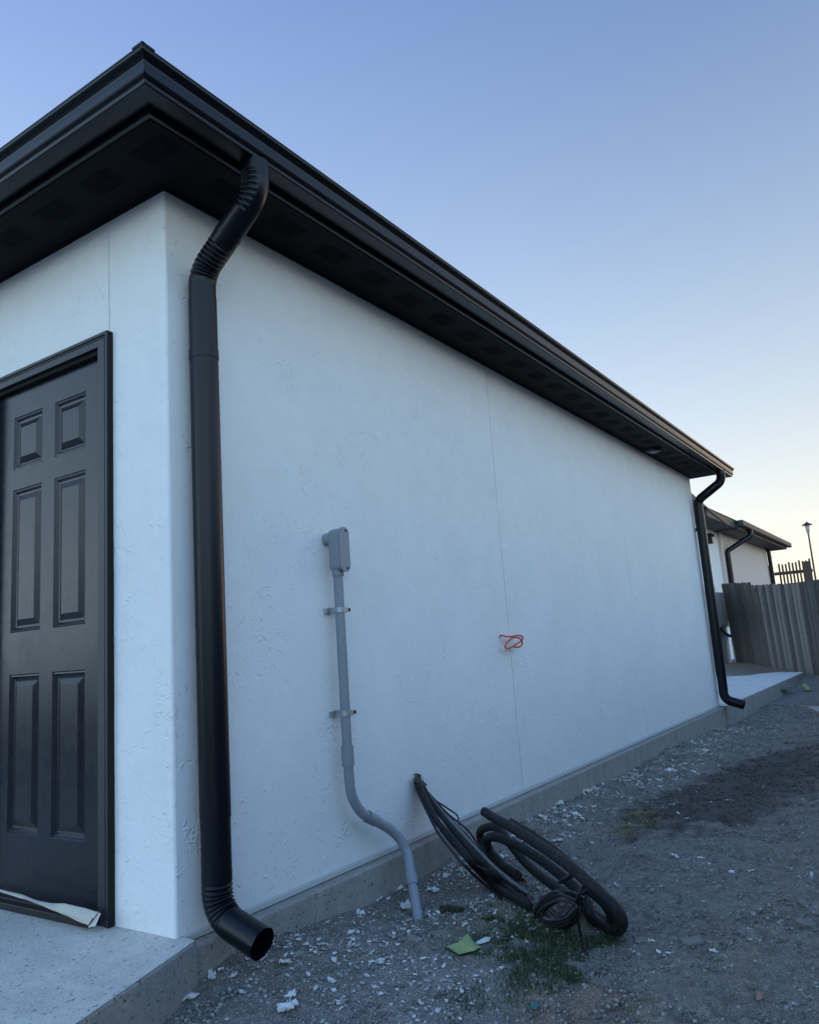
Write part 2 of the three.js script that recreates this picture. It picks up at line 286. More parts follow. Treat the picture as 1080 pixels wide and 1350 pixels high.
// roof, soffit, fascia
mesh('roof', (() => { const a = 0.40, y = 2.70, p = [[-a, y, a], [LEN + 0.5, y, a], [LEN + 0.5, y, DEEP - a], [-a, y, DEEP - a], [2.8, y + 0.95, -2.8], [LEN - 2.6, y + 0.95, -2.8]]; const t = [[0, 1, 5], [0, 5, 4], [1, 2, 5], [2, 3, 4], [2, 4, 5], [3, 0, 4]]; const g = new THREE.BufferGeometry(); g.setAttribute('position', new THREE.Float32BufferAttribute(t.flat().flatMap(i => p[i]), 3)); g.setAttribute('uv', new THREE.Float32BufferAttribute(t.flat().flatMap(i => [p[i][0], p[i][2]]), 2)); g.computeVertexNormals(); return g; })(), M.roof, house);
const soffit = mesh('soffit', join([box(-0.272, LEN + 0.06, HT, HT + 0.012, DEEP, 0.272)]), M.soffit, house);
mesh('trim_channel', join([rbox(-0.283, -0.262, HT - 0.009, HT + 0.02, DEEP, 0.283, 0.002), rbox(-0.283, LEN + 0.06, HT - 0.0085, HT + 0.021, 0.262, 0.2835, 0.002)]), M.soffit, soffit);
mesh('wall_channel', join([rbox(-0.016, 0.02, HT - 0.004, HT + 0.004, DEEP, 0.014, 0.001), rbox(-0.0155, LEN + 0.0, HT - 0.0035, HT + 0.0042, -0.01, 0.0155, 0.001)]), M.soffit, soffit);
function ventGeo() { const g = []; for (let i = 0; i < 8; i++) { const s = box(-0.085, 0.085, -0.0009, 0.001, -0.0014, 0.0014); s.rotateX(0.3); s.translate(0, -0.0002, -0.044 + i * 0.0125); g.push(s); } for (const x of [-0.043, 0, 0.043]) g.push(box(x - 0.0008, x + 0.0008, -0.0012, 0.001, -0.047, 0.047)); return join(g); }
const VG = ventGeo();
for (let i = 0; i < 24; i++) { const x = 0.165 + i * 0.308; if (x > LEN - 0.1) break; const v = mesh('soffit_vent', VG, M.soffitVent, soffit); v.position.set(x, HT - 0.0005, 0.165); }
for (let i = 0; i < 8; i++) { const v = mesh('soffit_vent', VG, M.soffitVent, soffit); v.position.set(-0.165, HT - 0.0005, 0.165 - i * 0.295); v.rotation.y = Math.PI / 2; }
mesh('fascia', join([box(-0.300, -0.2835, HT - 0.004, 2.71, DEEP, 0.30), box(-0.2995, LEN + 0.075, HT - 0.0045, 2.709, 0.284, 0.2995), box(LEN + 0.06, LEN + 0.075, HT - 0.005, 2.708, DEEP, 0.2835)]), M.black, house);

// door, its frame and sill (faces -x)
function panelGeo(w, h, prof) {                // rings from the outer edge inwards: [inset, depth]
  const pos = [], ring = (a) => [[-w / 2 + a[0], -h / 2 + a[0]], [w / 2 - a[0], -h / 2 + a[0]], [w / 2 - a[0], h / 2 - a[0]], [-w / 2 + a[0], h / 2 - a[0]]];
  const put = (p, d) => pos.push(-d, p[1], p[0]);
  for (let i = 1; i < prof.length; i++) { const A = ring(prof[i - 1]), B = ring(prof[i]), a = prof[i - 1][1], b = prof[i][1]; for (let k = 0; k < 4; k++) { const l = (k + 1) % 4; put(A[k], a); put(B[k], b); put(A[l], a); put(A[l], a); put(B[k], b); put(B[l], b); } }
  const L = prof[prof.length - 1], R = ring(L); for (const k of [0, 2, 1, 0, 3, 2]) put(R[k], L[1]);
  const g = new THREE.BufferGeometry(); g.setAttribute('position', new THREE.Float32BufferAttribute(pos, 3)); g.setAttribute('uv', new THREE.Float32BufferAttribute(pos.flatMap((_, i) => i % 3 ? [] : [pos[i + 2], pos[i + 1]]), 2)); g.computeVertexNormals(); return g;
}
{
  const Z0 = -1.137, Z1 = -0.3745, Y0 = 0.035, Y1 = 2.062, XD = 0.02;
  const cols = [[-1.0117, -0.7991], [-0.7134, -0.5032]], rows = [[1.7045, 1.934], [1.0225, 1.617], [0.2489, 0.8548]];
  const s = new THREE.Shape([[Z0, Y0], [Z1, Y0], [Z1, Y1], [Z0, Y1]].map(a => new THREE.Vector2(...a)));
  for (const [a, b] of cols) for (const [c, d] of rows) s.holes.push(new THREE.Path([[a, c], [a, d], [b, d], [b, c]].map(q => new THREE.Vector2(...q))));
  const g = new THREE.ExtrudeGeometry(s, { depth: 0.018, bevelEnabled: false }); g.rotateY(-Math.PI / 2); g.translate(XD + 0.018, 0, 0);
  const door = mesh('door', g, M.doorPaint, house); door.userData.label = 'black six panel entry door';
  const prof = [[0, 0], [0.004, -0.004], [0.009, -0.0035], [0.018, -0.012], [0.026, -0.013], [0.029, -0.011], [0.050, -0.0025], [0.0505, -0.002]];
  for (const [a, b] of cols) for (const [c, d] of rows) { const p = mesh('panel', panelGeo(b - a, d - c, prof), M.doorPaint, door); p.position.set(XD, (c + d) / 2, (a + b) / 2); }
  const casing = (z0, z1) => [rbox(-0.026, 0.045, 0.0, 2.071, z0, z1, 0.003)];
  const fr = mesh('door_frame', join([
    rbox(-0.020, 0.04, 0.0, 2.102, -0.374, -0.322, 0.003), rbox(-0.026, 0.0, 0.0, 2.1166, -0.3225, -0.3085, 0.004),
    rbox(-0.020, 0.04, 0.0, 2.102, -1.19, -1.138, 0.003), rbox(-0.026, 0.0, 0.0, 2.1166, -1.204, -1.1895, 0.004),
    rbox(-0.0198, 0.04, 2.066, 2.103, -1.19, -0.322, 0.003), rbox(-0.0265, 0.001, 2.1025, 2.117, -1.2042, -0.3083, 0.004), rbox(-0.0235, 0, 2.094, 2.1, -1.19, -0.33, 0.002),
    rbox(-0.0235, 0, 0, 2.09, -0.333, -0.327, 0.002)]), M.casing, house);
  mesh('shadow_strip', join([box(-0.004, 0.0195, 2.048, 2.0655, -1.136, -0.3752), box(-0.004, 0.0195, 0.04, 2.0475, -0.3795, -0.3745)]), M.caulk, house);  // dark strips in the frame recess, standing in for the shadow under the head
  mesh('caulk_joint', box(-0.0225, 0.012, 0.003, 2.113, -0.3090, -0.3065), M.caulk, house);
  mesh('door_sill', join([rbox(-0.055, 0.05, 0.001, 0.026, -1.137, -0.375, 0.004), rbox(-0.03, 0.045, 0.024, 0.034, -1.137, -0.3755, 0.003)]), M.darkScrew, house);
}
// ---------------------------------------------------------------- gutters
const GP = [[0.300, 2.700], [0.303, 2.606], [0.306, 2.603], [0.374, 2.603], [0.378, 2.605], [0.3795, 2.609], [0.3800, 2.6155], [0.381, 2.617], [0.3885, 2.6255], [0.391, 2.630], [0.3905, 2.664], [0.3915, 2.669], [0.397, 2.676], [0.405, 2.683], [0.409, 2.688], [0.4105, 2.6935], [0.4120, 2.695], [0.4122, 2.6995], [0.4095, 2.7010], [0.4065, 2.6995], [0.4055, 2.695], [0.395, 2.694]];
function gutterRun(place, t0, t1, n) {          // place(d, y, t) with mitred ends t0(d), t1(d)
  const pos = [], uv = []; let acc = 0;
  for (let i = 1; i < GP.length; i++) {
    const a = GP[i - 1], b = GP[i], L = Math.hypot(b[0] - a[0], b[1] - a[1]);
    for (let k = 0; k < n; k++) {
      const q = (g, f) => place(g[0], g[1], lerp(t0(g[0]), t1(g[0]), f));
      const A0 = q(a, k / n), A1 = q(a, (k + 1) / n), B0 = q(b, k / n), B1 = q(b, (k + 1) / n);
      for (const p of [A0, A1, B0, B0, A1, B1]) pos.push(...p);
      const u0 = k / n * 8, u1 = (k + 1) / n * 8; uv.push(u0, acc, u1, acc, u0, acc + L, u0, acc + L, u1, acc, u1, acc + L);
    }
    acc += L;
  }
  const g = new THREE.BufferGeometry(); g.setAttribute('position', new THREE.Float32BufferAttribute(pos, 3)); g.setAttribute('uv', new THREE.Float32BufferAttribute(uv, 2));
  g.computeVertexNormals(); return g;
}
const capShape = () => { const s = new THREE.Shape(GP.map(p => new THREE.Vector2(p[0], p[1]))); return new THREE.ExtrudeGeometry(s, { depth: 0.002, bevelEnabled: false }); };
const GEND = 8.045;
const sideGutter = thing('roof_gutter', 'black gutter along the long side wall with a downspout at each end', 'gutter');
mesh('trough', gutterRun((d, y, t) => [t, y, d], d => -d, () => GEND, 8), M.black, sideGutter);
{ const g = capShape(); g.rotateY(-Math.PI / 2); g.translate(GEND, 0, 0); mesh('end_cap', g, M.black, sideGutter); }
// strip mitre over the outer corner
{
  const parts = []; const O = GP.slice(3, 19);
  for (let i = 1; i < O.length; i++) { const a = O[i - 1], b = O[i], e = 0.0012, w = 0.010; const P = (g, s) => s > 0 ? [-g[0] + w, g[1], g[0] + e] : s < 0 ? [-g[0] - e, g[1], g[0] - w] : [-g[0] - e, g[1], g[0] + e];
    const g = new THREE.BufferGeometry(); const p = []; for (const [s, t] of [[-1, 0], [0, 1]]) p.push(...P(a, s), ...P(a, t), ...P(b, s), ...P(b, s), ...P(a, t), ...P(b, t)); g.setAttribute('position', new THREE.Float32BufferAttribute(p, 3)); g.setAttribute('uv', new THREE.Float32BufferAttribute(new Array(p.length / 3 * 2).fill(0), 2)); g.computeVertexNormals(); parts.push(g); }
  mesh('corner_strip', join(parts), M.black, sideGutter);
  mesh('corner_cap', join([rbox(-0.414, -0.366, 2.699, 2.706, 0.402, 0.4145, 0.001), rbox(-0.4145, -0.402, 2.699, 2.7065, 0.366, 0.4145, 0.001)]), M.black, sideGutter);
}
const frontGutter = thing('roof_gutter', 'black gutter over the black front door', 'gutter');
mesh('trough', gutterRun((d, y, t) => [-d, y, t], d => d, () => DEEP, 6), M.black, frontGutter);

// ---------------------------------------------------------------- downspouts
function downspout(label, x, xt, z, zt, yWall, yTop, yFoot) {
  const o = thing('downspout', label, 'downspout', [0, 0, 0], 'downspouts on the side wall');
  const R = 0.050, yB = 2.605;
  // crimped elbow: ribs only inside the bend, where a(ngle) 0 points to 'side'
  const elbow = (path, inside, from, to) => { const g = tube(path, 0.002, (s, a) => { const m = Math.max(0, Math.cos(a - inside)) ** 0.45, k = smooth(from - 0.01, from + 0.01, s) * smooth(to + 0.01, to - 0.01, s); return R * 1.0 - 0.0085 * k * m * (0.5 + 0.5 * Math.cos((s - from) / 0.0175 * 2 * Math.PI)) ** 2.2; }, 48, V(0, 0, 1)); return g; };
  const yA = yTop, yC = yWall;
  const full = arcPts([V(xt, yB, zt), V(xt, yA, zt), V(x, yC, z), V(x, yC - 0.22, z)], 0.115, 16);
  const mid = V(xt, yA, zt).lerp(V(x, yC, z), 0.5);
  let cut = 0, best = 9; full.forEach((p, i) => { if (p.distanceTo(mid) < best) { best = p.distanceTo(mid); cut = i; } });
  const up = [...full.slice(0, 18), mid.clone()], lo = [mid.clone(), ...full.slice(18, -1), V(x, yC - 0.115, z)];
  mesh('upper_elbow', elbow(up, 2.1, 0.045, 0.175), M.blackPipe, o);
  mesh('lower_elbow', elbow(lo, 0.9, 0.045, 0.19), M.blackPipe, o);
  mesh('elbow_seam', tube([mid.clone().add(V(0, 0.006, 0.006)), mid.clone().add(V(0, -0.006, -0.006))], 0.01, R + 0.0012, 32), M.blackPipe, o);
  const yS = yC - 0.105;                       // sleeve over the elbow end
  mesh('pipe', tube([V(x, yS, z), V(x, yFoot + 0.30, z)], 0.1, R + 0.0015, 40), M.blackPipe, o);
  mesh('pipe', tube([V(x, yFoot + 0.31, z), V(x, yFoot + 0.10, z)], 0.1, R - 0.0005, 40), M.blackPipe, o);
  const st = [V(x, yS - 0.20, z), V(x, yS - 0.235, z)];
  mesh('wall_strap', join([tube(st, 0.01, R + 0.0035, 40), box(x + R - 0.004, x + R + 0.010, yS - 0.235, yS - 0.20, 0.001, z)]), M.blackPipe, o);
  for (const [dx, dy] of [[R * 0.72, yS - 0.05], [R * 0.82, yS - 0.215]]) { const s = new THREE.SphereGeometry(0.005, 10, 8); s.scale(1, 1, 0.6); s.translate(x + dx * 0.6, dy, z + R * 0.82); mesh('screw', s, M.darkScrew, o); }
  // foot: elbow kicking out from the wall, open end
  const foot = arcPts([V(x, yFoot + 0.13, z), V(x, yFoot, z), V(x, yFoot - 0.062, z + 0.195)], 0.10, 18);
  const len = foot.reduce((a, p, i) => i ? a + p.distanceTo(foot[i - 1]) : 0, 0);
  const wave = (a) => 1 + 0.02 * Math.cos(a * 9);
  const rad = (dr) => (s, a) => { const m = Math.max(0, Math.cos(a)) ** 0.6, k = smooth(0.02, 0.04, s) * smooth(0.17, 0.15, s), w = smooth(len - 0.025, len, s); return (R + dr) * lerp(1, wave(a) * 0.985, w) - 0.0070 * k * m * (0.5 + 0.5 * Math.cos(s / 0.0165 * 2 * Math.PI)) ** 2 - 0.001 * k * (0.5 + 0.5 * Math.cos(s / 0.0165 * 2 * Math.PI)) ** 2; };
  const outer = tube(foot, 0.002, rad(0), 48), inn = tube(foot, 0.002, rad(-0.0016), 48, V(0, 0, 1), 1);
  mesh('foot_elbow', join([outer, inn]), M.blackPipe, o);
  return o;
}
downspout('black round downspout beside the house corner near the front door', 0.118, 0.122, 0.062, 0.345, 2.275, 2.485, 0.045);
downspout('black round downspout at the rear end of the side wall above the patio', 7.46, 7.545, 0.075, 0.345, 2.29, 2.485, 0.06);

// ---------------------------------------------------------------- conduit riser
{
  const o = thing('electrical_conduit', 'grey plastic electrical conduit riser strapped to the side wall', 'conduit', [0, 0, 0]);
  const X = 0.835, Zc = 0.058, R = 0.0205;
  const body = rbox(X - 0.031, X + 0.031, 1.19, 1.372, 0.028, 0.098, 0.022, 5);
  const cb = mesh('conduit_body', join([body, tube([V(X, 1.335, 0.001), V(X, 1.335, 0.04)], 0.02, 0.027, 28, V(0, 1, 0))]), M.pvc, o);
  const lid = new THREE.Shape(); { const w = 0.030, h = 0.094, r = 0.026; lid.moveTo(-w + r, -h); lid.lineTo(w - r, -h); lid.absarc(w - r, -h + r, r, -Math.PI / 2, 0); lid.lineTo(w, h - r); lid.absarc(w - r, h - r, r, 0, Math.PI / 2); lid.lineTo(-w + r, h); lid.absarc(-w + r, h - r, r, Math.PI / 2, Math.PI); lid.lineTo(-w, -h + r); lid.absarc(-w + r, -h + r, r, Math.PI, Math.PI * 1.5); }
  const lg = new THREE.ExtrudeGeometry(lid, { depth: 0.006, bevelEnabled: true, bevelSize: 0.0015, bevelThickness: 0.0015, bevelSegments: 2, curveSegments: 10 }); lg.translate(X, 1.281, 0.097);
  mesh('cover_plate', lg, M.pvc, cb);
  for (const y of [1.362, 1.2]) { const s = new THREE.CylinderGeometry(0.0055, 0.0055, 0.004, 14); s.rotateX(Math.PI / 2); s.translate(X + 0.008, y, 0.105); mesh('screw', s, M.darkScrew, cb); }
  mesh('collar', tube([V(X, 1.2, Zc), V(X, 1.172, Zc)], 0.02, 0.0255, 28), M.pvc, o);
  mesh('pipe', tube([V(X, 1.19, Zc), V(X, 0.43, Zc)], 0.1, R, 28), M.pvc, o);
  const P1 = at(497, 1083, 'z', 0.072), P2 = at(528, 1107, 'z', 0.105), P3 = at(541, 1148, 'z', 0.165), P4 = at(554, 1225, 'z', 0.285);
  const path = curvePts([V(X, 0.44, Zc), V(X + 0.002, 0.36, Zc), V(X + 0.012, 0.28, Zc), V(X + 0.062, 0.205, 0.062), P1, at(515, 1094, 'z', 0.086), P2, at(537, 1124, 'z', 0.128), P3, at(547, 1185, 'z', 0.225), P4], 70);
  mesh('bent_pipe', tube(path, 0.02, R, 28), M.pvc, o);
  mesh('coupling', tube([V(X, 0.475, Zc), V(X, 0.395, Zc)], 0.02, 0.0255, 28), M.pvc, o);
  const near = p => path.reduce((b, q, i) => q.distanceTo(p) < path[b].distanceTo(p) ? i : b, 0);
  const i1 = near(at(488, 1078, 'z', 0.066)), i2 = near(at(543, 1160, 'z', 0.185));
  mesh('coupling', tube(path.slice(i1 - 2, i1 + 3), 0.01, 0.0245, 28), M.pvc, o);
  mesh('coupling', tube(path.slice(i2 - 2, i2 + 3), 0.01, 0.0250, 28), M.pvc, o);
  for (const y of [1.028, 0.605]) {
    const band = [tube([V(X, y + 0.011, Zc), V(X, y - 0.011, Zc)], 0.011, 0.0245, 28), rbox(X - 0.038, X - 0.018, y - 0.011, y + 0.011, 0.001, 0.012, 0.002), rbox(X - 0.012, X + 0.012, y - 0.013, y + 0.013, 0.001, 0.036, 0.002)];
    const ear = rbox(X + 0.018, X + 0.034, y - 0.010, y + 0.010, 0.062, 0.078, 0.003); band.push(ear);
    const st = mesh('strap', join(band), M.zinc, o);
    const s = new THREE.CylinderGeometry(0.008, 0.008, 0.018, 12); s.rotateZ(Math.PI / 2); s.translate(X + 0.039, y, 0.07); mesh('bolt', s, M.darkScrew, st);
  }
}
// ---------------------------------------------------------------- small lamp under the soffit
{
  const o = thing('eave_lamp', 'small dark flush lamp under the soffit above the rear of the side wall', 'lamp', [5.72, HT, 0.12]);
  const g = new THREE.LatheGeometry([[0, -0.034], [0.05, -0.032], [0.075, -0.022], [0.082, -0.006], [0.083, 0.0]].map(a => new THREE.Vector2(...a)), 28); mesh('housing', g, M.black, o);
  const l = new THREE.LatheGeometry([[0, -0.040], [0.03, -0.038], [0.045, -0.032]].map(a => new THREE.Vector2(...a)), 24); mesh('lens', l, M.pvc, o);
}
// ---------------------------------------------------------------- orange wire on the wall
{
  const o = thing('orange_wire', 'loose orange wire looped out of the side wall at its control joint', 'wire');
  const q = (a, b, z) => at(640 + a / 13.5, 820 + b / 13.5, 'z', z);
  const path = curvePts([q(262, 240, -0.004), q(290, 240, 0.02), q(360, 256, 0.04), q(450, 262, 0.05), q(560, 240, 0.06), q(640, 250, 0.065), q(668, 295, 0.065), q(620, 350, 0.06), q(540, 400, 0.055), q(450, 455, 0.05), q(380, 472, 0.045), q(350, 440, 0.045), q(400, 350, 0.05), q(480, 290, 0.055), q(560, 275, 0.06), q(620, 300, 0.065), q(655, 360, 0.062), q(640, 420, 0.058), q(570, 448, 0.05), q(480, 440, 0.048), q(440, 458, 0.045)], 120);
  mesh('wire_loop', tube(path, 0.02, 0.0052, 10), M.orange, o);
  const g = new THREE.SphereGeometry(0.015, 12, 8); g.scale(1, 1.1, 0.5); const p = q(262, 240, 0.001); g.translate(p.x, p.y, p.z); mesh('wall_hole_patch', g, M.plaster, o);
}
// ---------------------------------------------------------------- hoses and cables lying by the wall
{
  const A = at(640, 1071, 'z', 0.30), G1 = at(815, 1229, 'y', -0.17), G2 = at(680, 1154, 'y', -0.168);
  const nrm = G1.clone().sub(A).cross(G2.clone().sub(A)).normalize(); if (nrm.dot(CAM.clone().sub(A)) < 0) nrm.negate();
  const onCoil = (px, py, off = 0) => { const d = at(px, py, 'z', 0).sub(CAM).normalize(); const t = A.clone().addScaledVector(nrm, off).sub(CAM).dot(nrm) / d.dot(nrm); const p = CAM.clone().addScaledVector(d, t); p.y = Math.max(p.y, groundY(p.x, p.z) + 0.022); return p; };
  const C = (a, b, off) => onCoil(610 + a / 4.696, 1050 + b / 4.696, off);
  const hose = (parent, name, list, r, mat, n = 90) => { const p = curvePts(list, n); const g = tube(p, 0.05, (s, a) => r * (1 + 0.05 * (N64(s * 25, a * 2) - 0.5)), 20); return mesh(name, join([g, cap(p[0], p[0].clone().sub(p[1]).normalize(), r * 0.98), cap(p[n], p[n].clone().sub(p[n - 1]).normalize(), r * 0.98)]), mat, parent); };
  const o = thing('foam_hose_coil', 'thick black foam covered hose coiled beside the grass at the wall', 'hose');
  hose(o, 'hose_loop', [C(135, 95, 0.03), C(190, 130, 0.03), C(300, 190, 0.03), C(450, 285, 0.03), C(570, 365, 0.03), C(660, 430, 0.03), C(760, 515, 0.03), C(860, 605, 0.02), C(945, 690, 0.02), C(985, 765, 0.01), C(965, 825, 0), C(890, 842, 0), C(815, 815, 0), C(790, 740, 0.0), C(770, 660, -0.02), C(700, 570, -0.03), C(600, 480, -0.03), C(450, 370, -0.03), C(300, 285, -0.02), C(200, 250, 0.0), C(155, 265, 0.01), C(165, 330, 0), C(240, 420, 0), C(345, 498, 0.0)], 0.0205, M.foam, 200);
  hose(o, 'hose_loop', [C(340, 490, 0.02), C(290, 455, 0.01), C(200, 400, 0.0), C(130, 320, -0.01), C(108, 240, -0.02), C(140, 195, -0.02), C(220, 200, -0.035), C(300, 300, -0.05), C(380, 400, -0.05), C(480, 490, -0.05), C(590, 570, -0.05), C(690, 640, -0.04), C(800, 770, -0.03), C(880, 800, -0.03), C(930, 760, -0.02), C(880, 660, -0.01), C(760, 560, 0.0)], 0.0195, M.foam, 160);
  hose(o, 'hose_loop', [C(300, 160, -0.03), C(450, 250, -0.03), C(600, 360, -0.03), C(720, 470, -0.02)], 0.017, M.foam, 60);
  for (const [a, b, c, d] of [[690, 470, 650, 510], [770, 580, 730, 610]]) { const p = C(a, b, 0.01), q = C(c, d, 0.0), dir = q.clone().sub(p).normalize(); const ringPts = []; const tdir = C(760, 515, 0.03).sub(C(570, 365, 0.03)).normalize(); const m = p.clone().lerp(q, 0.5); for (let k = 0; k <= 24; k++) { const w = k / 24 * 2 * Math.PI; ringPts.push(m.clone().addScaledVector(nrm, 0.05 * Math.cos(w)).addScaledVector(dir, 0.055 * Math.sin(w))); } mesh('binding_tape', tube(ringPts, 0.05, 0.006, 8), M.cable, o); }
  mesh('copper_end', tube([C(345, 498, 0.0), C(375, 520, 0.0)], 0.02, 0.009, 12), M.copper, o);

  // bundle out of the wall
  const b = thing('line_set_bundle', 'bundle of black hoses and cables hanging out of the wall near the footing', 'hose');
  const B = (x, y, z) => at(530 + x / 6.353, 1010 + y / 6.353, 'z', z), Bg = (x, y, h) => { const p = at(530 + x / 6.353, 1010 + y / 6.353, 'y', -0.2); for (let k = 0; k < 4; k++) p.copy(at(530 + x / 6.353, 1010 + y / 6.353, 'y', groundY(p.x, p.z) + h)); return p; };
  hose(b, 'hose', [B(118, 120, -0.02), B(135, 150, 0.03), B(190, 270, 0.09), B(300, 470, 0.18), B(420, 610, 0.26), B(560, 780, 0.34), Bg(720, 950, 0.03), Bg(860, 1060, 0.028), Bg(980, 1130, 0.026), Bg(1080, 1180, 0.026)], 0.0155, M.foam, 80);
  hose(b, 'hose', [B(130, 130, -0.02), B(160, 160, 0.035), B(240, 290, 0.10), B(360, 450, 0.19), B(500, 620, 0.28), B(640, 790, 0.36), Bg(790, 940, 0.04), Bg(930, 1060, 0.035), Bg(1060, 1150, 0.03)], 0.0135, M.foam, 80);
  hose(b, 'cable', [B(150, 140, -0.01), B(210, 220, 0.05), B(330, 390, 0.15), B(480, 540, 0.25), B(620, 690, 0.33), B(760, 830, 0.40), B(900, 950, 0.46), Bg(1060, 1070, 0.02)], 0.0075, M.cableGrey, 80);
  hose(b, 'cable', [B(110, 140, -0.01), B(140, 230, 0.05), B(215, 390, 0.13), B(310, 570, 0.21), B(420, 710, 0.28), B(540, 850, 0.34), Bg(680, 980, 0.012), Bg(830, 1110, 0.012)], 0.006, M.cable, 80);
  hose(b, 'cable', [B(160, 130, -0.01), B(210, 230, 0.045), B(300, 300, 0.07), B(400, 365, 0.10), B(460, 410, 0.13), B(476, 470, 0.17), B(500, 560, 0.22), B(540, 680, 0.28), B(640, 810, 0.36), Bg(800, 960, 0.02)], 0.004, M.cable, 80);
  hose(b, 'cable', [B(170, 140, -0.01), B(260, 280, 0.07), B(420, 450, 0.17), B(560, 600, 0.27), B(700, 760, 0.35), B(840, 900, 0.42), Bg(960, 1010, 0.02)], 0.005, M.cable, 60);
  for (const [d1, r] of [[18, 0.0045], [-14, 0.006], [34, 0.005], [6, 0.004], [-34, 0.0045], [48, 0.0045], [26, 0.006]]) hose(b, 'cable', [B(140 + d1 * 0.4, 140, -0.01), B(190 + d1, 240, 0.055), B(310 + d1 * 1.6, 420 - d1 * 0.4, 0.15), B(450 + d1 * 2, 580 - d1, 0.24), B(590 + d1 * 1.5, 740 - d1, 0.32), B(740 + d1, 880, 0.39), Bg(900 + d1, 1010, 0.016), Bg(1040, 1090 + d1, 0.012)], r, d1 === 34 ? M.cableGrey : M.cable, 60);
  mesh('wall_sleeve', tube([B(118, 120, -0.02), B(122, 128, 0.012)], 0.01, 0.034, 20, V(0, 1, 0)), M.foam, b);
  { const g = new THREE.BufferGeometry(), p = [B(120, 80, 0.02), B(215, 155, 0.05), B(180, 175, 0.06), B(90, 110, 0.03)]; g.setAttribute('position', new THREE.Float32BufferAttribute([p[0], p[1], p[2], p[0], p[2], p[3]].flatMap(v => [v.x, v.y, v.z]), 3)); g.computeVertexNormals(); mesh('torn_foam', g, M.foam, b); }

  // coil of thin cable tied to the hose coil
  const k = thing('cable_coil', 'coil of thin black cable lying on the hose loops above the grass', 'cable');
  for (let i = 0; i < 19; i++) {
    const cx = 590 + rr(-12, 14), cy = 705 + rr(-10, 10), rx = rr(95, 178), ry = rr(48, 125), tilt = rr(-0.62, -0.2), off = 0.11 + rr(-0.02, 0.06), list = [];
    for (let w = 0; w < 22; w++) { const a = w / 22 * 2 * Math.PI, q = 1 - 0.45 * smooth(0.3, 1, Math.cos(a)), u = rx * Math.cos(a), v = ry * q * Math.sin(a); list.push(C(cx + u * Math.cos(tilt) - v * Math.sin(tilt), cy + u * Math.sin(tilt) + v * Math.cos(tilt), off + 0.01 * Math.sin(a * 2 + i))); }
    mesh('cable_loop', tube(new THREE.CatmullRomCurve3(list, true, 'centripetal').getSpacedPoints(70), 0.05, i % 8 === 2 ? 0.0065 : 0.0042, 8), i % 8 === 2 ? M.cableGrey : i % 3 ? M.cable : M.cableDusty, k);
  }
  mesh('cable_end', tube(curvePts([C(710, 600, 0.15), C(712, 740, 0.15), C(735, 870, 0.12), at(610 + 770 / 4.696, 1050 + 985 / 4.696, 'y', -0.2)], 30), 0.05, 0.0048, 8), M.cable, k);
  mesh('cable_tie', tube(curvePts([C(745, 560, 0.14), C(712, 620, 0.16), C(690, 700, 0.15)], 16), 0.05, 0.005, 8), M.cable, k);
}
// ---------------------------------------------------------------- torn strip at the door sill
{
  const o = thing('sill_strip', 'torn cream cardboard strip curling off the sill of the black door', 'strip');
  const top = [[-10, 1170], [30, 1180], [60, 1190], [88, 1191], [110, 1197], [132, 1202]], bot = [[-10, 1172], [25, 1183], [52, 1193], [78, 1204], [100, 1214], [117, 1221]];
  const n = 40, P = [], ct = new THREE.CatmullRomCurve3(top.map(([a, b], i) => at(a, b, 'x', -0.058 + 0.0 * i)), false), cb = new THREE.CatmullRomCurve3(bot.map(([a, b], i) => at(a, b, 'x', -0.066 - 0.018 * i / 5)), false);
  const pos = [], idx = [], m = 6; for (let i = 0; i <= n; i++) { const a = ct.getPoint(i / n), b = cb.getPoint(i / n); for (let j = 0; j <= m; j++) { const t = j / m, q = a.clone().lerp(b, t); q.x -= 0.010 * Math.sin(Math.PI * t) + 0.003 * (N64(i * 0.35, j * 0.6) - 0.5); q.y += 0.004 * (N64(i * 0.25 + 9, j) - 0.5) + 0.004 * Math.abs(Math.sin(t * 9)); q.y = Math.max(q.y, 0.004); pos.push(q.x, q.y, q.z); if (i && j) { const k = i * (m + 1) + j, c = k - m - 2; idx.push(c, c + 1, k, c, k, k - 1); } } }
  const g = new THREE.BufferGeometry(); g.setAttribute('position', new THREE.Float32BufferAttribute(pos, 3)); g.setIndex(idx); g.computeVertexNormals();
  mesh('strip', g, std([0.55, 0.5, 0.42], 0.85), o);
  const e = [at(116, 1223, 'x', -0.085), at(126, 1221, 'x', -0.08), at(133, 1204, 'x', -0.06), at(128, 1203, 'x', -0.06)]; e.forEach(v => v.y = Math.max(v.y, 0.004));
  const h = new THREE.BufferGeometry(); h.setAttribute('position', new THREE.Float32BufferAttribute([e[0], e[1], e[2], e[0], e[2], e[3]].flatMap(v => [v.x, v.y, v.z]), 3)); h.computeVertexNormals(); mesh('torn_end', h, std([0.6, 0.56, 0.5], 0.85), o);
}
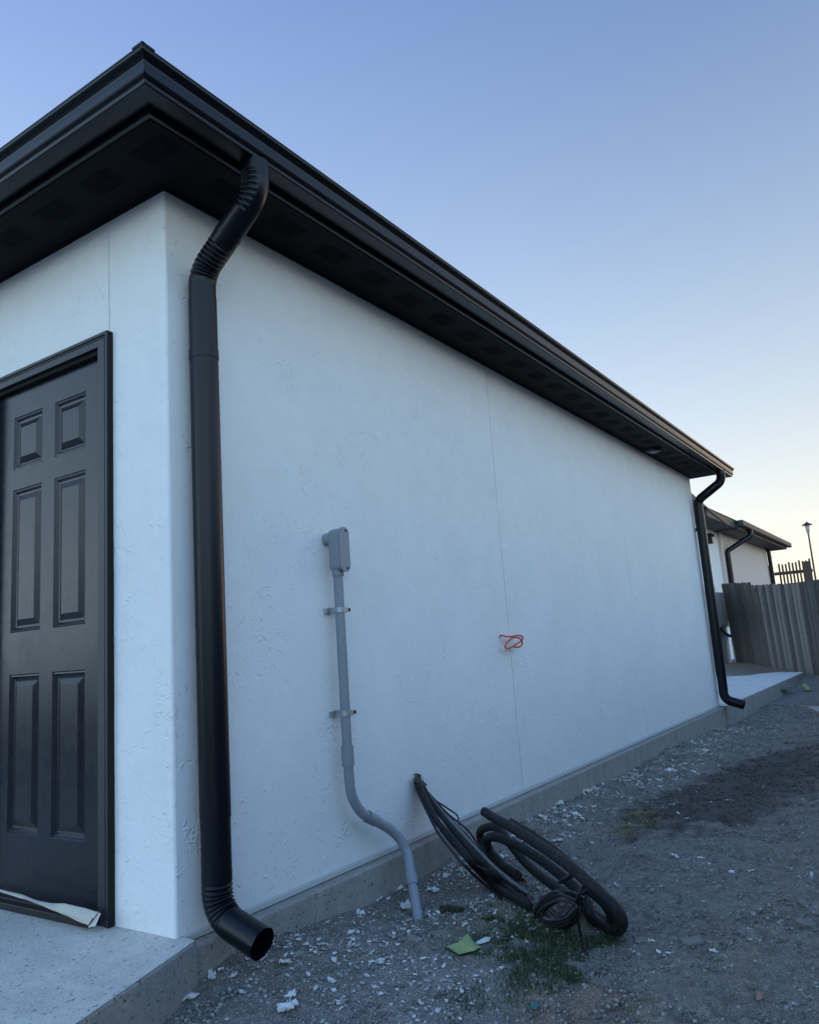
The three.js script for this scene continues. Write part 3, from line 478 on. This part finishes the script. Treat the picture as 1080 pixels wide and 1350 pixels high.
// ---------------------------------------------------------------- things on the ground
const ground = (px, py) => { const p = at(px, py, 'y', -0.2); for (let k = 0; k < 5; k++) p.copy(at(px, py, 'y', groundY(p.x, p.z))); return p; };
function flakeGeo(r, thick, n = 13) {          // a jagged chip, cupped and uneven
  const s = new THREE.Shape(), asp = rr(0.45, 0.9); for (let i = 0; i < n; i++) { const a = (i + rr(-0.3, 0.3)) / n * 2 * Math.PI, q = r * rr(0.38, 1.15); i ? s.lineTo(q * Math.cos(a), q * Math.sin(a) * asp) : s.moveTo(q, 0); }
  const g = new THREE.ExtrudeGeometry(s, { depth: thick, bevelEnabled: false }); g.rotateX(-Math.PI / 2);
  const p = g.attributes.position; for (let i = 0; i < p.count; i++) { const x = p.getX(i), z = p.getZ(i); p.setY(i, p.getY(i) * (0.5 + N64(x / r * 4, z / r * 4)) + 0.5 * r * (N64(x / r * 2 + 7, z / r * 2) - 0.35)); } g.computeVertexNormals(); return g;
}
const clodGeo = (s) => { const g = mergeVertices(new THREE.IcosahedronGeometry(1, 4).deleteAttribute('uv').deleteAttribute('normal')), p = g.attributes.position; for (let i = 0; i < p.count; i++) { const v = V(p.getX(i), p.getY(i), p.getZ(i)), q = 0.55 + 0.7 * N64(v.x * 1.6 + s, v.y * 1.6 + v.z * 1.3 + s * 3) + 0.3 * N64(v.x * 5 + s, v.y * 5 + v.z * 4) + 0.16 * N64(v.x * 13 + v.y * 4, v.z * 13 + s); p.setXYZ(i, v.x * q, v.y * q * 0.55, v.z * q * 0.9); } g.computeVertexNormals(); return g; };
const lumpGeo = (s) => { const g = mergeVertices(new THREE.IcosahedronGeometry(1, 1).deleteAttribute('uv').deleteAttribute('normal')), p = g.attributes.position; for (let i = 0; i < p.count; i++) { const v = V(p.getX(i), p.getY(i), p.getZ(i)), q = 0.7 + 0.6 * N64(v.x * 2 + s, v.y * 2 + v.z * 1.7 + s * 3); p.setXYZ(i, v.x * q, v.y * q * 0.65, v.z * q * 0.9); } g.computeVertexNormals(); return g; };
{
  const flakes = [[379, 1330, 20], [384, 1313, 9], [279, 1287, 11], [249, 1317, 13], [291, 1279, 5], [375, 1270, 10], [307, 1288, 7], [440, 1258, 6], [437, 1294, 8], [441, 1265, 5], [472, 1230, 6], [502, 1267, 7], [536, 1195, 10], [570, 1175, 12], [526, 1172, 7], [615, 1150, 9], [590, 1156, 9], [500, 1187, 6], [512, 1186, 6], [488, 1243, 5], [524, 1246, 5], [541, 1264, 5], [558, 1265, 6], [600, 1288, 6], [548, 1286, 5], [490, 1269, 5], [462, 1231, 8], [476, 1205, 8], [449, 1332, 6], [424, 1246, 5], [770, 1045, 12], [733, 1060, 10], [735, 1110, 9], [715, 1078, 8], [760, 1075, 8], [925, 1132, 5], [890, 1129, 6], [937, 1140, 5], [965, 1150, 5], [991, 1149, 6], [926, 1190, 5], [966, 1195, 4], [941, 1255, 7], [869, 1256, 5], [881, 1258, 5], [860, 1241, 5], [997, 1295, 4], [1024, 1116, 5], [951, 1346, 4], [885, 1017, 8], [900, 1010, 8], [870, 1030, 7], [930, 990, 7], [650, 1150, 8], [690, 1040 + 70, 7], [660, 1278, 6], [648, 1283, 5]];
  for (const [px, py, r] of flakes) {
    const p = ground(px, py), d = p.clone().sub(CAM).dot(FWD), s = r * d / F * 0.85;
    const f = mesh('plaster_flake', r >= 8 ? flakeGeo(s * 1.3, s * 0.20, 22 + rnd() * 8 | 0) : flakeGeo(s * 1.15, Math.min(0.004, s * 0.16), 11 + rnd() * 8 | 0), M.plaster); f.position.copy(p).add(V(0, 0.002, 0)); f.rotation.set(rr(-0.25, 0.25), rr(0, 6), rr(-0.25, 0.25));
    const where = r === 20 ? 'largest white plaster flake, on the dirt below the mouth of the corner downspout' : p.x < 0.5 && p.z < 0.75 ? 'white plaster flake on the dirt below the corner downspout' : p.x < 1.45 && p.z < 0.75 ? 'white plaster flake on the dirt round the foot of the grey conduit' : p.z < 0.5 || p.x > 4 ? 'white plaster flake on the dirt along the footing past the hoses' : 'white plaster flake on the open dirt away from the wall';
    tag(f, where, 'plaster flake', 'plaster flakes scattered on the dirt');
  }
  const soilMat = std([0.21, 0.19, 0.165], 0.95);
  const clods = [[912, 1242, 16], [846, 1158, 9], [1062, 1218, 14], [990, 1230, 8], [635, 1280, 9], [480, 1310, 10], [888, 1155, 8], [1060, 1190, 9], [845, 1240, 10], [940, 1290, 8], [980, 1228, 9]];
  for (const [px, py, r] of clods) { const p = ground(px, py), d = p.clone().sub(CAM).dot(FWD), s = r * d / F; const c = mesh('soil_clod', clodGeo(rr(0, 40)), soilMat); c.scale.set(s * 0.85, s * 0.6, s * 0.7); c.position.copy(p); c.rotation.y = rr(0, 6); tag(c, r === 16 ? 'broad soil clod on the dirt just past the end of the hose coil' : r === 14 ? 'long soil clod on the open dirt away from the wall and hoses' : 'small lump of dry soil on the dirt yard', 'soil clod', 'soil clods on the dirt yard'); }
}
{ // gravel, crumbs of plaster, grass: too many to count
  const q = new THREE.Quaternion(), e = new THREE.Euler(), m4 = new THREE.Matrix4(), cc = new THREE.Color();
  const scatter = (name, geo, mat, n, pick, colour) => { const im = new THREE.InstancedMesh(geo, mat, n); im.castShadow = im.receiveShadow = true; for (let i = 0; i < n; i++) { const [p, s, sy] = pick(i); e.set(rr(-0.4, 0.4), rr(0, 6.28), rr(-0.4, 0.4)); m4.compose(p, q.setFromEuler(e), V(s, sy, s * rr(0.7, 1))); im.setMatrixAt(i, m4); colour(cc, p); im.setColorAt(i, cc); } im.name = numbered(name); im.userData = { kind: 'stuff' }; scene.add(im); return im; };
  const inYard = () => { for (;;) { const u = rnd(), x = -0.15 + 10 * u ** 2.2, z = 0.04 + 2.2 * rnd() ** 1.1; if (x < 0.02 && z < 0.1 - x * 0.33) continue; return [x, z]; } };
  for (let v = 0; v < 3; v++) {
    const im = scatter('gravel', lumpGeo(3 + v * 11), std([1, 1, 1], 0.9), 30000, () => { const [x, z] = inYard(), s = (0.0016 + 0.0062 * rnd() ** 6) * (1 + 0.12 * x); return [V(x, groundY(x, z) + s * 0.25, z), s, s]; }, (c, p) => { const g = (0.14 + 0.22 * rnd() ** 2) * (1 - 0.62 * patch(p.x, p.z, 4.3, 1.0, 1.9, 0.45, 0.12)); c.setRGB(g, g * rr(0.92, 0.97), g * rr(0.78, 0.93)); });
    im.userData.label = 'grey gravel and crumbs of soil on the yard'; im.userData.category = 'gravel';
  }
  const big = scatter('gravel', lumpGeo(71), std([1, 1, 1], 0.9), 420, () => { const [x, z] = inYard(), s = 0.005 + 0.009 * rnd() ** 3; return [V(x, groundY(x, z) + s * 0.1, z), s, s * rr(0.4, 0.8)]; }, (c, p) => { const g = rr(0.12, 0.24) * (1 - 0.62 * patch(p.x, p.z, 4.3, 1.0, 1.9, 0.45, 0.12)); c.setRGB(g, g * 0.95, g * rr(0.8, 0.95)); });
  big.userData.label = 'larger stones strewn over the dirt yard'; big.userData.category = 'gravel';
  const fg = flakeGeo(1, 0.22, 9);
  const im = scatter('plaster_crumbs', fg, std([1, 1, 1], 0.9), 8200, () => {
    let x, z, s; for (;;) { const k = rnd();
    if (k < 0.36) { x = rr(0.05, 1.5); z = 0.08 + 0.75 * rnd() ** 1.3; } else if (k < 0.90) { x = 1.5 + 5.8 * rnd() ** 1.2; z = 0.06 + (0.12 + 0.03 * x) * Math.abs(rr(-1, 1) + rr(-1, 1)); } else [x, z] = inYard();
    if (fbm(x * 7 + 60, z * 7) > 0.40 + 0.14 * rnd()) break; }
    s = 0.0015 + 0.0125 * rnd() ** 5; if (x > 1.6) s *= 1.45; return [V(x, groundY(x, z) + 0.003, z), s, s];
  }, c => { const g = 0.22 + 0.46 * rnd() ** 0.8; c.setRGB(g, g, g * 0.97); });
  im.userData.label = 'small white plaster crumbs strewn along the footing'; im.userData.category = 'plaster crumbs';
  // grass: short blades, each a bent strip
  const bp = [], bw = 0.0016; for (let i = 0; i < 3; i++) { const a = i / 3, b = (i + 1) / 3, wa = bw * (1 - a * 0.8), wb = bw * (1 - b * 0.98), ya = a, yb = b, za = 0.35 * a * a, zb = 0.35 * b * b; bp.push(-wa, ya, za, wa, ya, za, -wb, yb, zb, -wb, yb, zb, wa, ya, za, wb, yb, zb); }
  const bg = new THREE.BufferGeometry(); bg.setAttribute('position', new THREE.Float32BufferAttribute(bp.map((v, i) => i % 3 === 0 ? v / 0.016 : v), 3)); bg.computeVertexNormals();
  const spots = [[640, 1205, 34, 10, 1], [700, 1225, 60, 22, 1], [670, 1250, 70, 22, 0.9], [740, 1265, 60, 24, 0.8], [720, 1290, 60, 20, 0.5], [640, 1320, 60, 20, 0.15], [845, 1085, 28, 12, 0.3], [590, 1205, 20, 8, 0.6], [780, 1240, 40, 14, 0.5]];
  const gm = new THREE.MeshStandardMaterial({ roughness: 0.8, side: THREE.DoubleSide });
  const gr = scatter('grass', bg, gm, 15000, () => { for (;;) { const [x, y, rx, ry, w] = spots[rnd() * spots.length | 0]; if (rnd() > w) continue; const a = rnd() * 6.28, r = Math.sqrt(rnd()) * (1 + 0.3 * rr(-1, 1)); const p = ground(x + rx * r * Math.cos(a), y + ry * r * Math.sin(a)); if (fbm(p.x * 9, p.z * 9) < 0.38 + 0.1 * rnd()) continue; p.y -= 0.002; const h = 0.006 + 0.020 * rnd() ** 2; return [p, h, h]; } }, c => { const t = rnd(); t < 0.2 ? c.setRGB(0.15, 0.13, 0.08) : c.setRGB(rr(0.024, 0.05), rr(0.050, 0.09), rr(0.018, 0.032)); });
  gr.userData.label = 'short dark grass tuft patch beside the coiled hose'; gr.userData.category = 'grass';
}
function paper(name, label, cat, list, h, mat) {   // crumpled scrap from its outline in the photo
  const pts = list.map(([a, b]) => ground(a, b)), c = pts.reduce((s, p) => s.add(p), V(0, 0, 0)).multiplyScalar(1 / pts.length), pos = [];
  const lift = (p, i) => V(p.x, p.y + 0.004 + h * (0.3 + 0.7 * N64(i * 1.7 + 3, h * 900)), p.z); const cp = V(c.x, c.y + h * 1.2, c.z);
  const rim = pts.map(lift); for (let i = 0; i < rim.length; i++) { const a = rim[i], b = rim[(i + 1) % rim.length], ma = a.clone().lerp(cp, 0.5).add(V(0, h * 0.35 * (i % 2 ? 1 : -0.6), 0)), mb = b.clone().lerp(cp, 0.5).add(V(0, h * 0.35 * ((i + 1) % rim.length % 2 ? 1 : -0.6), 0)); for (const t of [[a, b, mb], [a, mb, ma], [ma, mb, cp]]) for (const v of t) pos.push(v.x - c.x, v.y - c.y, v.z - c.z); }
  const g = new THREE.BufferGeometry(); g.setAttribute('position', new THREE.Float32BufferAttribute(pos, 3)); g.computeVertexNormals();
  const lower = g.clone(); { const p = lower.attributes.position; for (let i = 0; i < p.count; i += 3) { const a = [p.getX(i), p.getY(i), p.getZ(i)]; p.setXYZ(i, p.getX(i + 1), p.getY(i + 1), p.getZ(i + 1)); p.setXYZ(i + 1, ...a); } for (let i = 0; i < p.count; i++) p.setY(i, p.getY(i) - 0.0012); lower.computeVertexNormals(); }
  const m = mesh(name, join([g, lower]), mat); m.position.copy(c); return tag(m, label, cat);
}
paper('paper_scrap', 'crumpled lime green paper scrap at the edge of the grass', 'paper scrap', [[589, 1253], [604, 1248], [617, 1238], [628, 1250], [635, 1254], [625, 1260], [606, 1264]], 0.016, M.greenPaper);
paper('plaster_piece', 'narrow white plaster piece beside the lime green paper scrap', 'plaster piece', [[627, 1246], [640, 1239], [648, 1239], [645, 1245], [630, 1249]], 0.008, M.plaster);
paper('plastic_scrap', 'small teal plastic scrap on the dirt below the grass', 'plastic scrap', [[700, 1328], [706, 1325], [711, 1330], [706, 1336], [701, 1334]], 0.010, std([0.03, 0.17, 0.19], 0.5));
paper('clay_shard', 'small reddish clay shard on the open dirt', 'shard', [[998, 1310], [1007, 1314], [1006, 1322], [998, 1324]], 0.008, std([0.38, 0.2, 0.15], 0.8));
paper('marker_scrap', 'yellow plastic scrap on the dirt near the rear patio', 'plastic scrap', [[1058, 904], [1063, 903], [1069, 911], [1064, 913]], 0.03, std([0.36, 0.38, 0.08], 0.7));
{ const a = ground(1010, 921), b = ground(1044, 900), L = a.distanceTo(b); const g = rbox(-L / 2, L / 2, 0, 0.04, -0.045, 0.045, 0.004); const m = mesh('wood_board', g, std([0.22, 0.18, 0.14], 0.85)); m.position.copy(a).lerp(b, 0.5); m.rotation.y = -Math.atan2(b.z - a.z, b.x - a.x); tag(m, 'weathered board lying along the edge of the rear patio', 'board'); }
{ const p = ground(1083, 941); const m = mesh('wood_board', rbox(-0.35, 0.35, 0, 0.05, -0.07, 0.07, 0.004), std([0.35, 0.3, 0.25], 0.85)); m.position.copy(p); m.rotation.y = 0.3; tag(m, 'pale board end lying on the open dirt past the side wall', 'board'); }

// ---------------------------------------------------------------- picket fence beyond the patio
{
  const o = thing('picket_fence', 'weathered grey wooden fence of close vertical pickets behind the rear patio', 'fence');
  const L0 = V(15.0, 0.12, -1.24), R0 = V(13.45, -0.06, 0.42), dir = R0.clone().sub(L0).setY(0).normalize(), n = V(dir.z, 0, -dir.x); if (n.x > 0) n.negate();
  const pw = 0.089, mats = []; const grain = (s) => texture(128, (i, j) => { const v = 0.62 + 0.8 * (N64(i / 5 + s * 9, j / 60 + s) - 0.5) + 0.5 * (N64(i / 2 + s, j / 25) - 0.5); return v; }, true, 1);
  for (let k = 0; k < 5; k++) { const g = [0.075, 0.11, 0.14, 0.22, 0.09][k]; mats.push(std([g * 1.35, g * 1.2, g * 1.02], 0.85, { map: grain(k) })); }
  const sh = (h) => { const s = new THREE.Shape([[-pw / 2, 0], [pw / 2, 0], [pw / 2, h - 0.025], [pw / 2 - 0.022, h], [-pw / 2 + 0.022, h], [-pw / 2, h - 0.025]].map(a => new THREE.Vector2(...a))); const g = new THREE.ExtrudeGeometry(s, { depth: 0.016, bevelEnabled: true, bevelSize: 0.002, bevelThickness: 0.002, bevelSegments: 1 }); const uv = g.attributes.uv; for (let i = 0; i < uv.count; i++) uv.setXY(i, uv.getX(i) * 8, uv.getY(i) * 0.5); return g; };
  const tall = sh(1.72), low = sh(1.66);
  const total = 5.2, cnt = Math.floor(total / (pw + 0.006));
  for (let i = 0; i < cnt; i++) {
    const s = i * (pw + 0.006), p = L0.clone().addScaledVector(dir, s); p.y = lerp(0.06, -0.10, Math.min(1, s / 2.3)) - 0.06;
    const m = mesh('picket', s < 0.78 ? tall : low, mats[s > 1.0 && s < 2.2 && rnd() < 0.6 ? 3 : [0, 1, 2, 4, 1][rnd() * 5 | 0]], o);
    m.position.copy(p).addScaledVector(n, (i % 2) * 0.005 + rr(0, 0.003)); m.scale.y = 1 + rr(-0.003, 0.003); m.rotation.order = 'YXZ'; m.rotation.y = Math.atan2(n.x, n.z); m.rotation.z = lerp(0.085, 0.015, Math.min(1, s / 2)) + rr(-0.004, 0.004);
  }
  for (const y of [0.3, 0.9, 1.45]) { const g = box(0, total, y, y + 0.085, -0.05, -0.012); const m = mesh('rail', g, mats[0], o); m.position.copy(L0).setY(0); m.rotation.y = -Math.atan2(dir.z, dir.x); }
}
// ---------------------------------------------------------------- house beyond the patio
{
  const o = thing('neighbour_house', 'white and beige stucco house with brown roof and dark eaves behind the fence', 'house', [0, 0, 0]);
  const Zw = -1.55, Ze = -1.10, E = 2.93, X0 = 12.6, XC = 16.4, X1 = 22.2;
  const white = std([0.74, 0.74, 0.74], 0.9, { bumpMap: stuccoBump, bumpScale: 0.006 }), beige = std([0.62, 0.52, 0.46], 0.9, { bumpMap: stuccoBump, bumpScale: 0.006 });
  mesh('wall', box(14.3, XC, -0.2, E, Zw - 6, Zw - 0.06), white, o);
  mesh('wall', box(XC + 0.002, X1, -0.2, E - 0.002, Zw - 6.001, Zw), beige, o);
  const darkTrim = std([0.035, 0.033, 0.033], 0.6), tiles = std([0.10, 0.085, 0.075], 0.9, { bumpMap: texture(256, (i, j) => (Math.floor(j / 8) + N64(i / 6, j / 8)) % 1 * 0.6 + 0.2, false, 1), bumpScale: 0.02 });  // dark grey-brown trim of the eave and gutter, then roof tiles
  mesh('eave', join([box(13.6, XC - 0.25, E, E + 0.17, Zw - 6.4, Ze - 0.05), box(XC - 0.25, X1 + 0.7, E - 0.02, E + 0.15, Zw - 6.4, Ze)]), darkTrim, o);
  const rp = [[13.5, E + 0.17, Ze - 0.04], [X1 + 0.72, E + 0.16, Ze + 0.02], [X1 + 0.72, E + 0.16, -9], [13.5, E + 0.17, -9], [16.5, E + 1.9, -5], [19.4, E + 1.9, -5]]; const t = [[0, 1, 5], [0, 5, 4], [1, 2, 5], [2, 3, 4], [2, 4, 5], [3, 0, 4]];
  const g = new THREE.BufferGeometry(); g.setAttribute('position', new THREE.Float32BufferAttribute(t.flat().flatMap(i => rp[i]), 3)); g.setAttribute('uv', new THREE.Float32BufferAttribute(t.flat().flatMap(i => [rp[i][0], rp[i][2]]), 2)); g.computeVertexNormals(); mesh('roof', g, tiles, o);
  { const gg = new THREE.BufferGeometry(), A = at(912, 650, 'z', -2.9), B = at(958, 691, 'z', Ze - 0.03), pp = [[A.x, A.y, A.z], [B.x, B.y, B.z], [13.0, E + 0.18, Ze - 0.03], [13.0, A.y, A.z], [A.x + 1, E + 0.18, -5]]; gg.setAttribute('position', new THREE.Float32BufferAttribute([[0, 2, 1], [0, 3, 2], [0, 1, 4]].flat().flatMap(i => pp[i]), 3)); gg.setAttribute('uv', new THREE.Float32BufferAttribute([[0, 2, 1], [0, 3, 2], [0, 1, 4]].flat().flatMap(i => [pp[i][0], pp[i][2]]), 2)); gg.computeVertexNormals(); mesh('upper_roof', gg, tiles, o); }
  mesh('gutter', join([rbox(XC - 0.3, X1 + 0.85, E + 0.03, E + 0.16, Ze + 0.002, Ze + 0.12, 0.02)]), darkTrim, o);
  const dn = (xt, x) => mesh('downspout', tube(arcPts([V(xt, E + 0.05, Ze + 0.06), V(xt, E - 0.10, Ze + 0.06), V(x, E - 0.42, Zw + 0.06), V(x, -0.1, Zw + 0.06)], 0.08, 6), 0.3, 0.055, 14), M.blackPipe, o);
  dn(XC + 0.75, XC + 0.28); mesh('downspout', tube([V(X1 - 0.06, E, Zw + 0.07), V(X1 + 0.12, -0.1, Zw + 0.07)], 0.3, 0.055, 14), M.blackPipe, o);
  const lp = at(932, 710, 'z', Zw - 0.02); mesh('wall_lamp', join([rbox(lp.x - 0.06, lp.x + 0.06, lp.y - 0.12, lp.y + 0.10, Zw - 0.058, Zw + 0.10, 0.02), rbox(lp.x - 0.1, lp.x + 0.1, lp.y + 0.02, lp.y + 0.07, Zw - 0.05, Zw + 0.16, 0.02)]), M.black, o);
}
{
  const a = at(940, 780, 'z', -1.36), b = at(966, 826, 'z', -1.36);
  const o = thing('meter_cabinet', 'grey metal meter cabinet on pipes left of the picket fence', 'cabinet');
  const grey = phys([0.24, 0.235, 0.22], 0.5); mesh('cabinet_box', rbox(a.x - 0.15, b.x, b.y, a.y, -1.605, -1.36, 0.01), grey, o);
  mesh('cover', rbox(a.x - 0.12, b.x - 0.03, b.y + 0.03, a.y - 0.03, -1.36, -1.35, 0.004), grey, o);
  mesh('top_box', rbox(a.x, a.x + 0.55, a.y + 0.03, a.y + 0.15, -1.605, -1.42, 0.01), phys([0.6, 0.6, 0.6], 0.5), o);
  for (const f of [0.25, 0.55, 0.8]) mesh('pipe', tube([V(lerp(a.x, b.x, f), b.y, -1.46), V(lerp(a.x, b.x, f), -0.1, -1.46)], 0.3, 0.045, 12), f === 0.55 ? M.cableGrey : M.pvc, o);
  mesh('pipe', tube(curvePts([V(lerp(a.x, b.x, 0.3), b.y, -1.42), V(lerp(a.x, b.x, 0.5), b.y - 0.15, -1.35), V(lerp(a.x, b.x, 0.95), b.y - 0.2, -1.34)], 12), 0.1, 0.03, 10), M.cable, o);
}
// ---------------------------------------------------------------- slatted railing, street lamp and roof far behind
{
  const o = thing('slatted_railing', 'brown open slatted railing rising above the fence beside the far house', 'railing'); const wood = std([0.10, 0.06, 0.045], 0.85);
  const a = at(1027, 745, 'x', 25.5), b = at(1067, 738, 'x', 25.5), n = 10;
  for (let i = 0; i < n; i++) { const z = lerp(a.z, b.z, i / (n - 1)); mesh('slat', box(25.46, 25.5, 0.4, lerp(a.y, b.y, i / (n - 1)) + (i % 3 === 0 ? 0.04 : 0), z - 0.026, z + 0.026), wood, o); }
  mesh('rail', box(25.5, 25.54, a.y - 0.32, a.y - 0.22, a.z - 0.35, b.z + 0.05), wood, o); mesh('rail', box(25.5, 25.54, a.y - 0.80, a.y - 0.68, a.z - 0.35, b.z + 0.05), wood, o);
  mesh('post', box(25.44, 25.56, 0.2, b.y - 0.04, b.z - 0.20, b.z - 0.02), wood, o); mesh('post', box(25.44, 25.56, 0.2, a.y + 0.02, a.z - 0.34, a.z - 0.20), wood, o);
}
{
  const p = at(1064.5, 695, 'x', 42), f = at(1073, 760, 'x', 42), o = thing('street_lamp', 'slender street lamp post with a wide cap against the pale sky', 'street lamp', [42, 0, p.z]);
  const pm = std([0.03, 0.03, 0.028], 0.6); mesh('post', tube([V(0, -0.2, 0), V(0, p.y - 0.35, 0)], 1, s => lerp(0.06, 0.035, s / 6), 12), pm, o);
  mesh('lamp_cap', new THREE.LatheGeometry([[0, p.y + 0.30], [0.07, p.y + 0.22], [0.24, p.y + 0.13], [0.24, p.y + 0.10], [0, p.y + 0.12]].map(a => new THREE.Vector2(...a)), 18), pm, o);
  mesh('lantern', new THREE.LatheGeometry([[0, p.y + 0.11], [0.11, p.y + 0.10], [0.09, p.y - 0.14], [0.05, p.y - 0.36], [0, p.y - 0.36]].map(a => new THREE.Vector2(...a)), 14), std([0.35, 0.33, 0.28], 0.4), o);
}
function simpleHouse(name, label, x, z, turn, w, d, h, ridge, wallC, roofC, group) {
  const o = thing(name, label, 'house', [x, -0.2, z], group); o.rotation.y = turn;
  const wm = std(wallC, 0.9), rm = std(roofC, 0.9), gm = phys([0.03, 0.035, 0.04], 0.08), tm = std([0.5, 0.5, 0.5], 0.7);
  mesh('wall', box(-w / 2, w / 2, 0, h, -d / 2, d / 2), wm, o);
  const e = 0.45, p = [[-w / 2 - e, h, d / 2 + e], [w / 2 + e, h, d / 2 + e], [w / 2 + e, h, -d / 2 - e], [-w / 2 - e, h, -d / 2 - e], [-w / 2 + d * 0.45, ridge, 0], [w / 2 - d * 0.45, ridge, 0]], t = [[0, 1, 5], [0, 5, 4], [1, 2, 5], [2, 3, 4], [2, 4, 5], [3, 0, 4], [0, 2, 1], [0, 3, 2]];
  const g = new THREE.BufferGeometry(); g.setAttribute('position', new THREE.Float32BufferAttribute(t.flat().flatMap(i => p[i]), 3)); g.computeVertexNormals(); mesh('roof', g, rm, o);
  for (const f of [-0.32, 0.32]) { const wn = mesh('window', join([box(f * w - 0.75, f * w + 0.75, 0.95, 1.02, d / 2, d / 2 + 0.04), box(f * w - 0.75, f * w + 0.75, 2.15, 2.22, d / 2, d / 2 + 0.04), box(f * w - 0.75, f * w - 0.68, 1.02, 2.15, d / 2, d / 2 + 0.04), box(f * w + 0.68, f * w + 0.75, 1.02, 2.15, d / 2, d / 2 + 0.04)]), tm, o); mesh('pane', box(f * w - 0.68, f * w + 0.68, 1.02, 2.15, d / 2, d / 2 + 0.015), gm, wn); }
  mesh('door', rbox(-0.5, 0.5, 0.02, 2.1, d / 2, d / 2 + 0.05, 0.01), std([0.08, 0.05, 0.04], 0.6), o); return o;
}
{ const p = at(1085, 752, 'x', 60); simpleHouse('far_house', 'dark roofed house far off at the foot of the street lamp', 66, p.z + 6.2, -Math.PI / 2, 16, 9, 2.6, p.y + 1.6, [0.4, 0.36, 0.33], [0.05, 0.05, 0.05]); }
{
  const o = thing('added_fence', 'unseen grey board fence added to darken the foot of the long side wall', 'fence'), bm = [0.10, 0.12, 0.085].map(v => std([v, v * 0.95, v * 0.9], 0.9)), bg = rbox(-0.07, 0.07, 0, 1.95, -0.009, 0.009, 0.002, 1);  // out-of-view fence, added to block low sky from the lower side wall
  for (let i = 0; i < 110; i++) { const b = mesh('board', bg, bm[i % 3], o); b.position.set(-3.5 + i * 0.145, -0.22, 4.1 + rr(-0.002, 0.002)); }
  for (const y of [0.1, 1.2]) mesh('rail', box(-3.6, 12.4, y, y + 0.085, 4.11, 4.15), bm[0], o);
}
simpleHouse('street_house', 'brick coloured house across the street from the front door', -28, -4, Math.PI / 2, 15, 9, 2.7, 5.0, [0.30, 0.2, 0.16], [0.07, 0.065, 0.06]);
simpleHouse('street_house', 'tan house across the street beside the brick coloured one', -28, 14, Math.PI / 2, 15, 9, 2.7, 5.0, [0.42, 0.36, 0.28], [0.06, 0.06, 0.06]);
simpleHouse('street_house', 'grey house next door facing the long side wall', 3, 15, Math.PI, 17, 9, 2.7, 4.8, [0.33, 0.33, 0.34], [0.06, 0.055, 0.055]);

renderer.render(scene, camera);
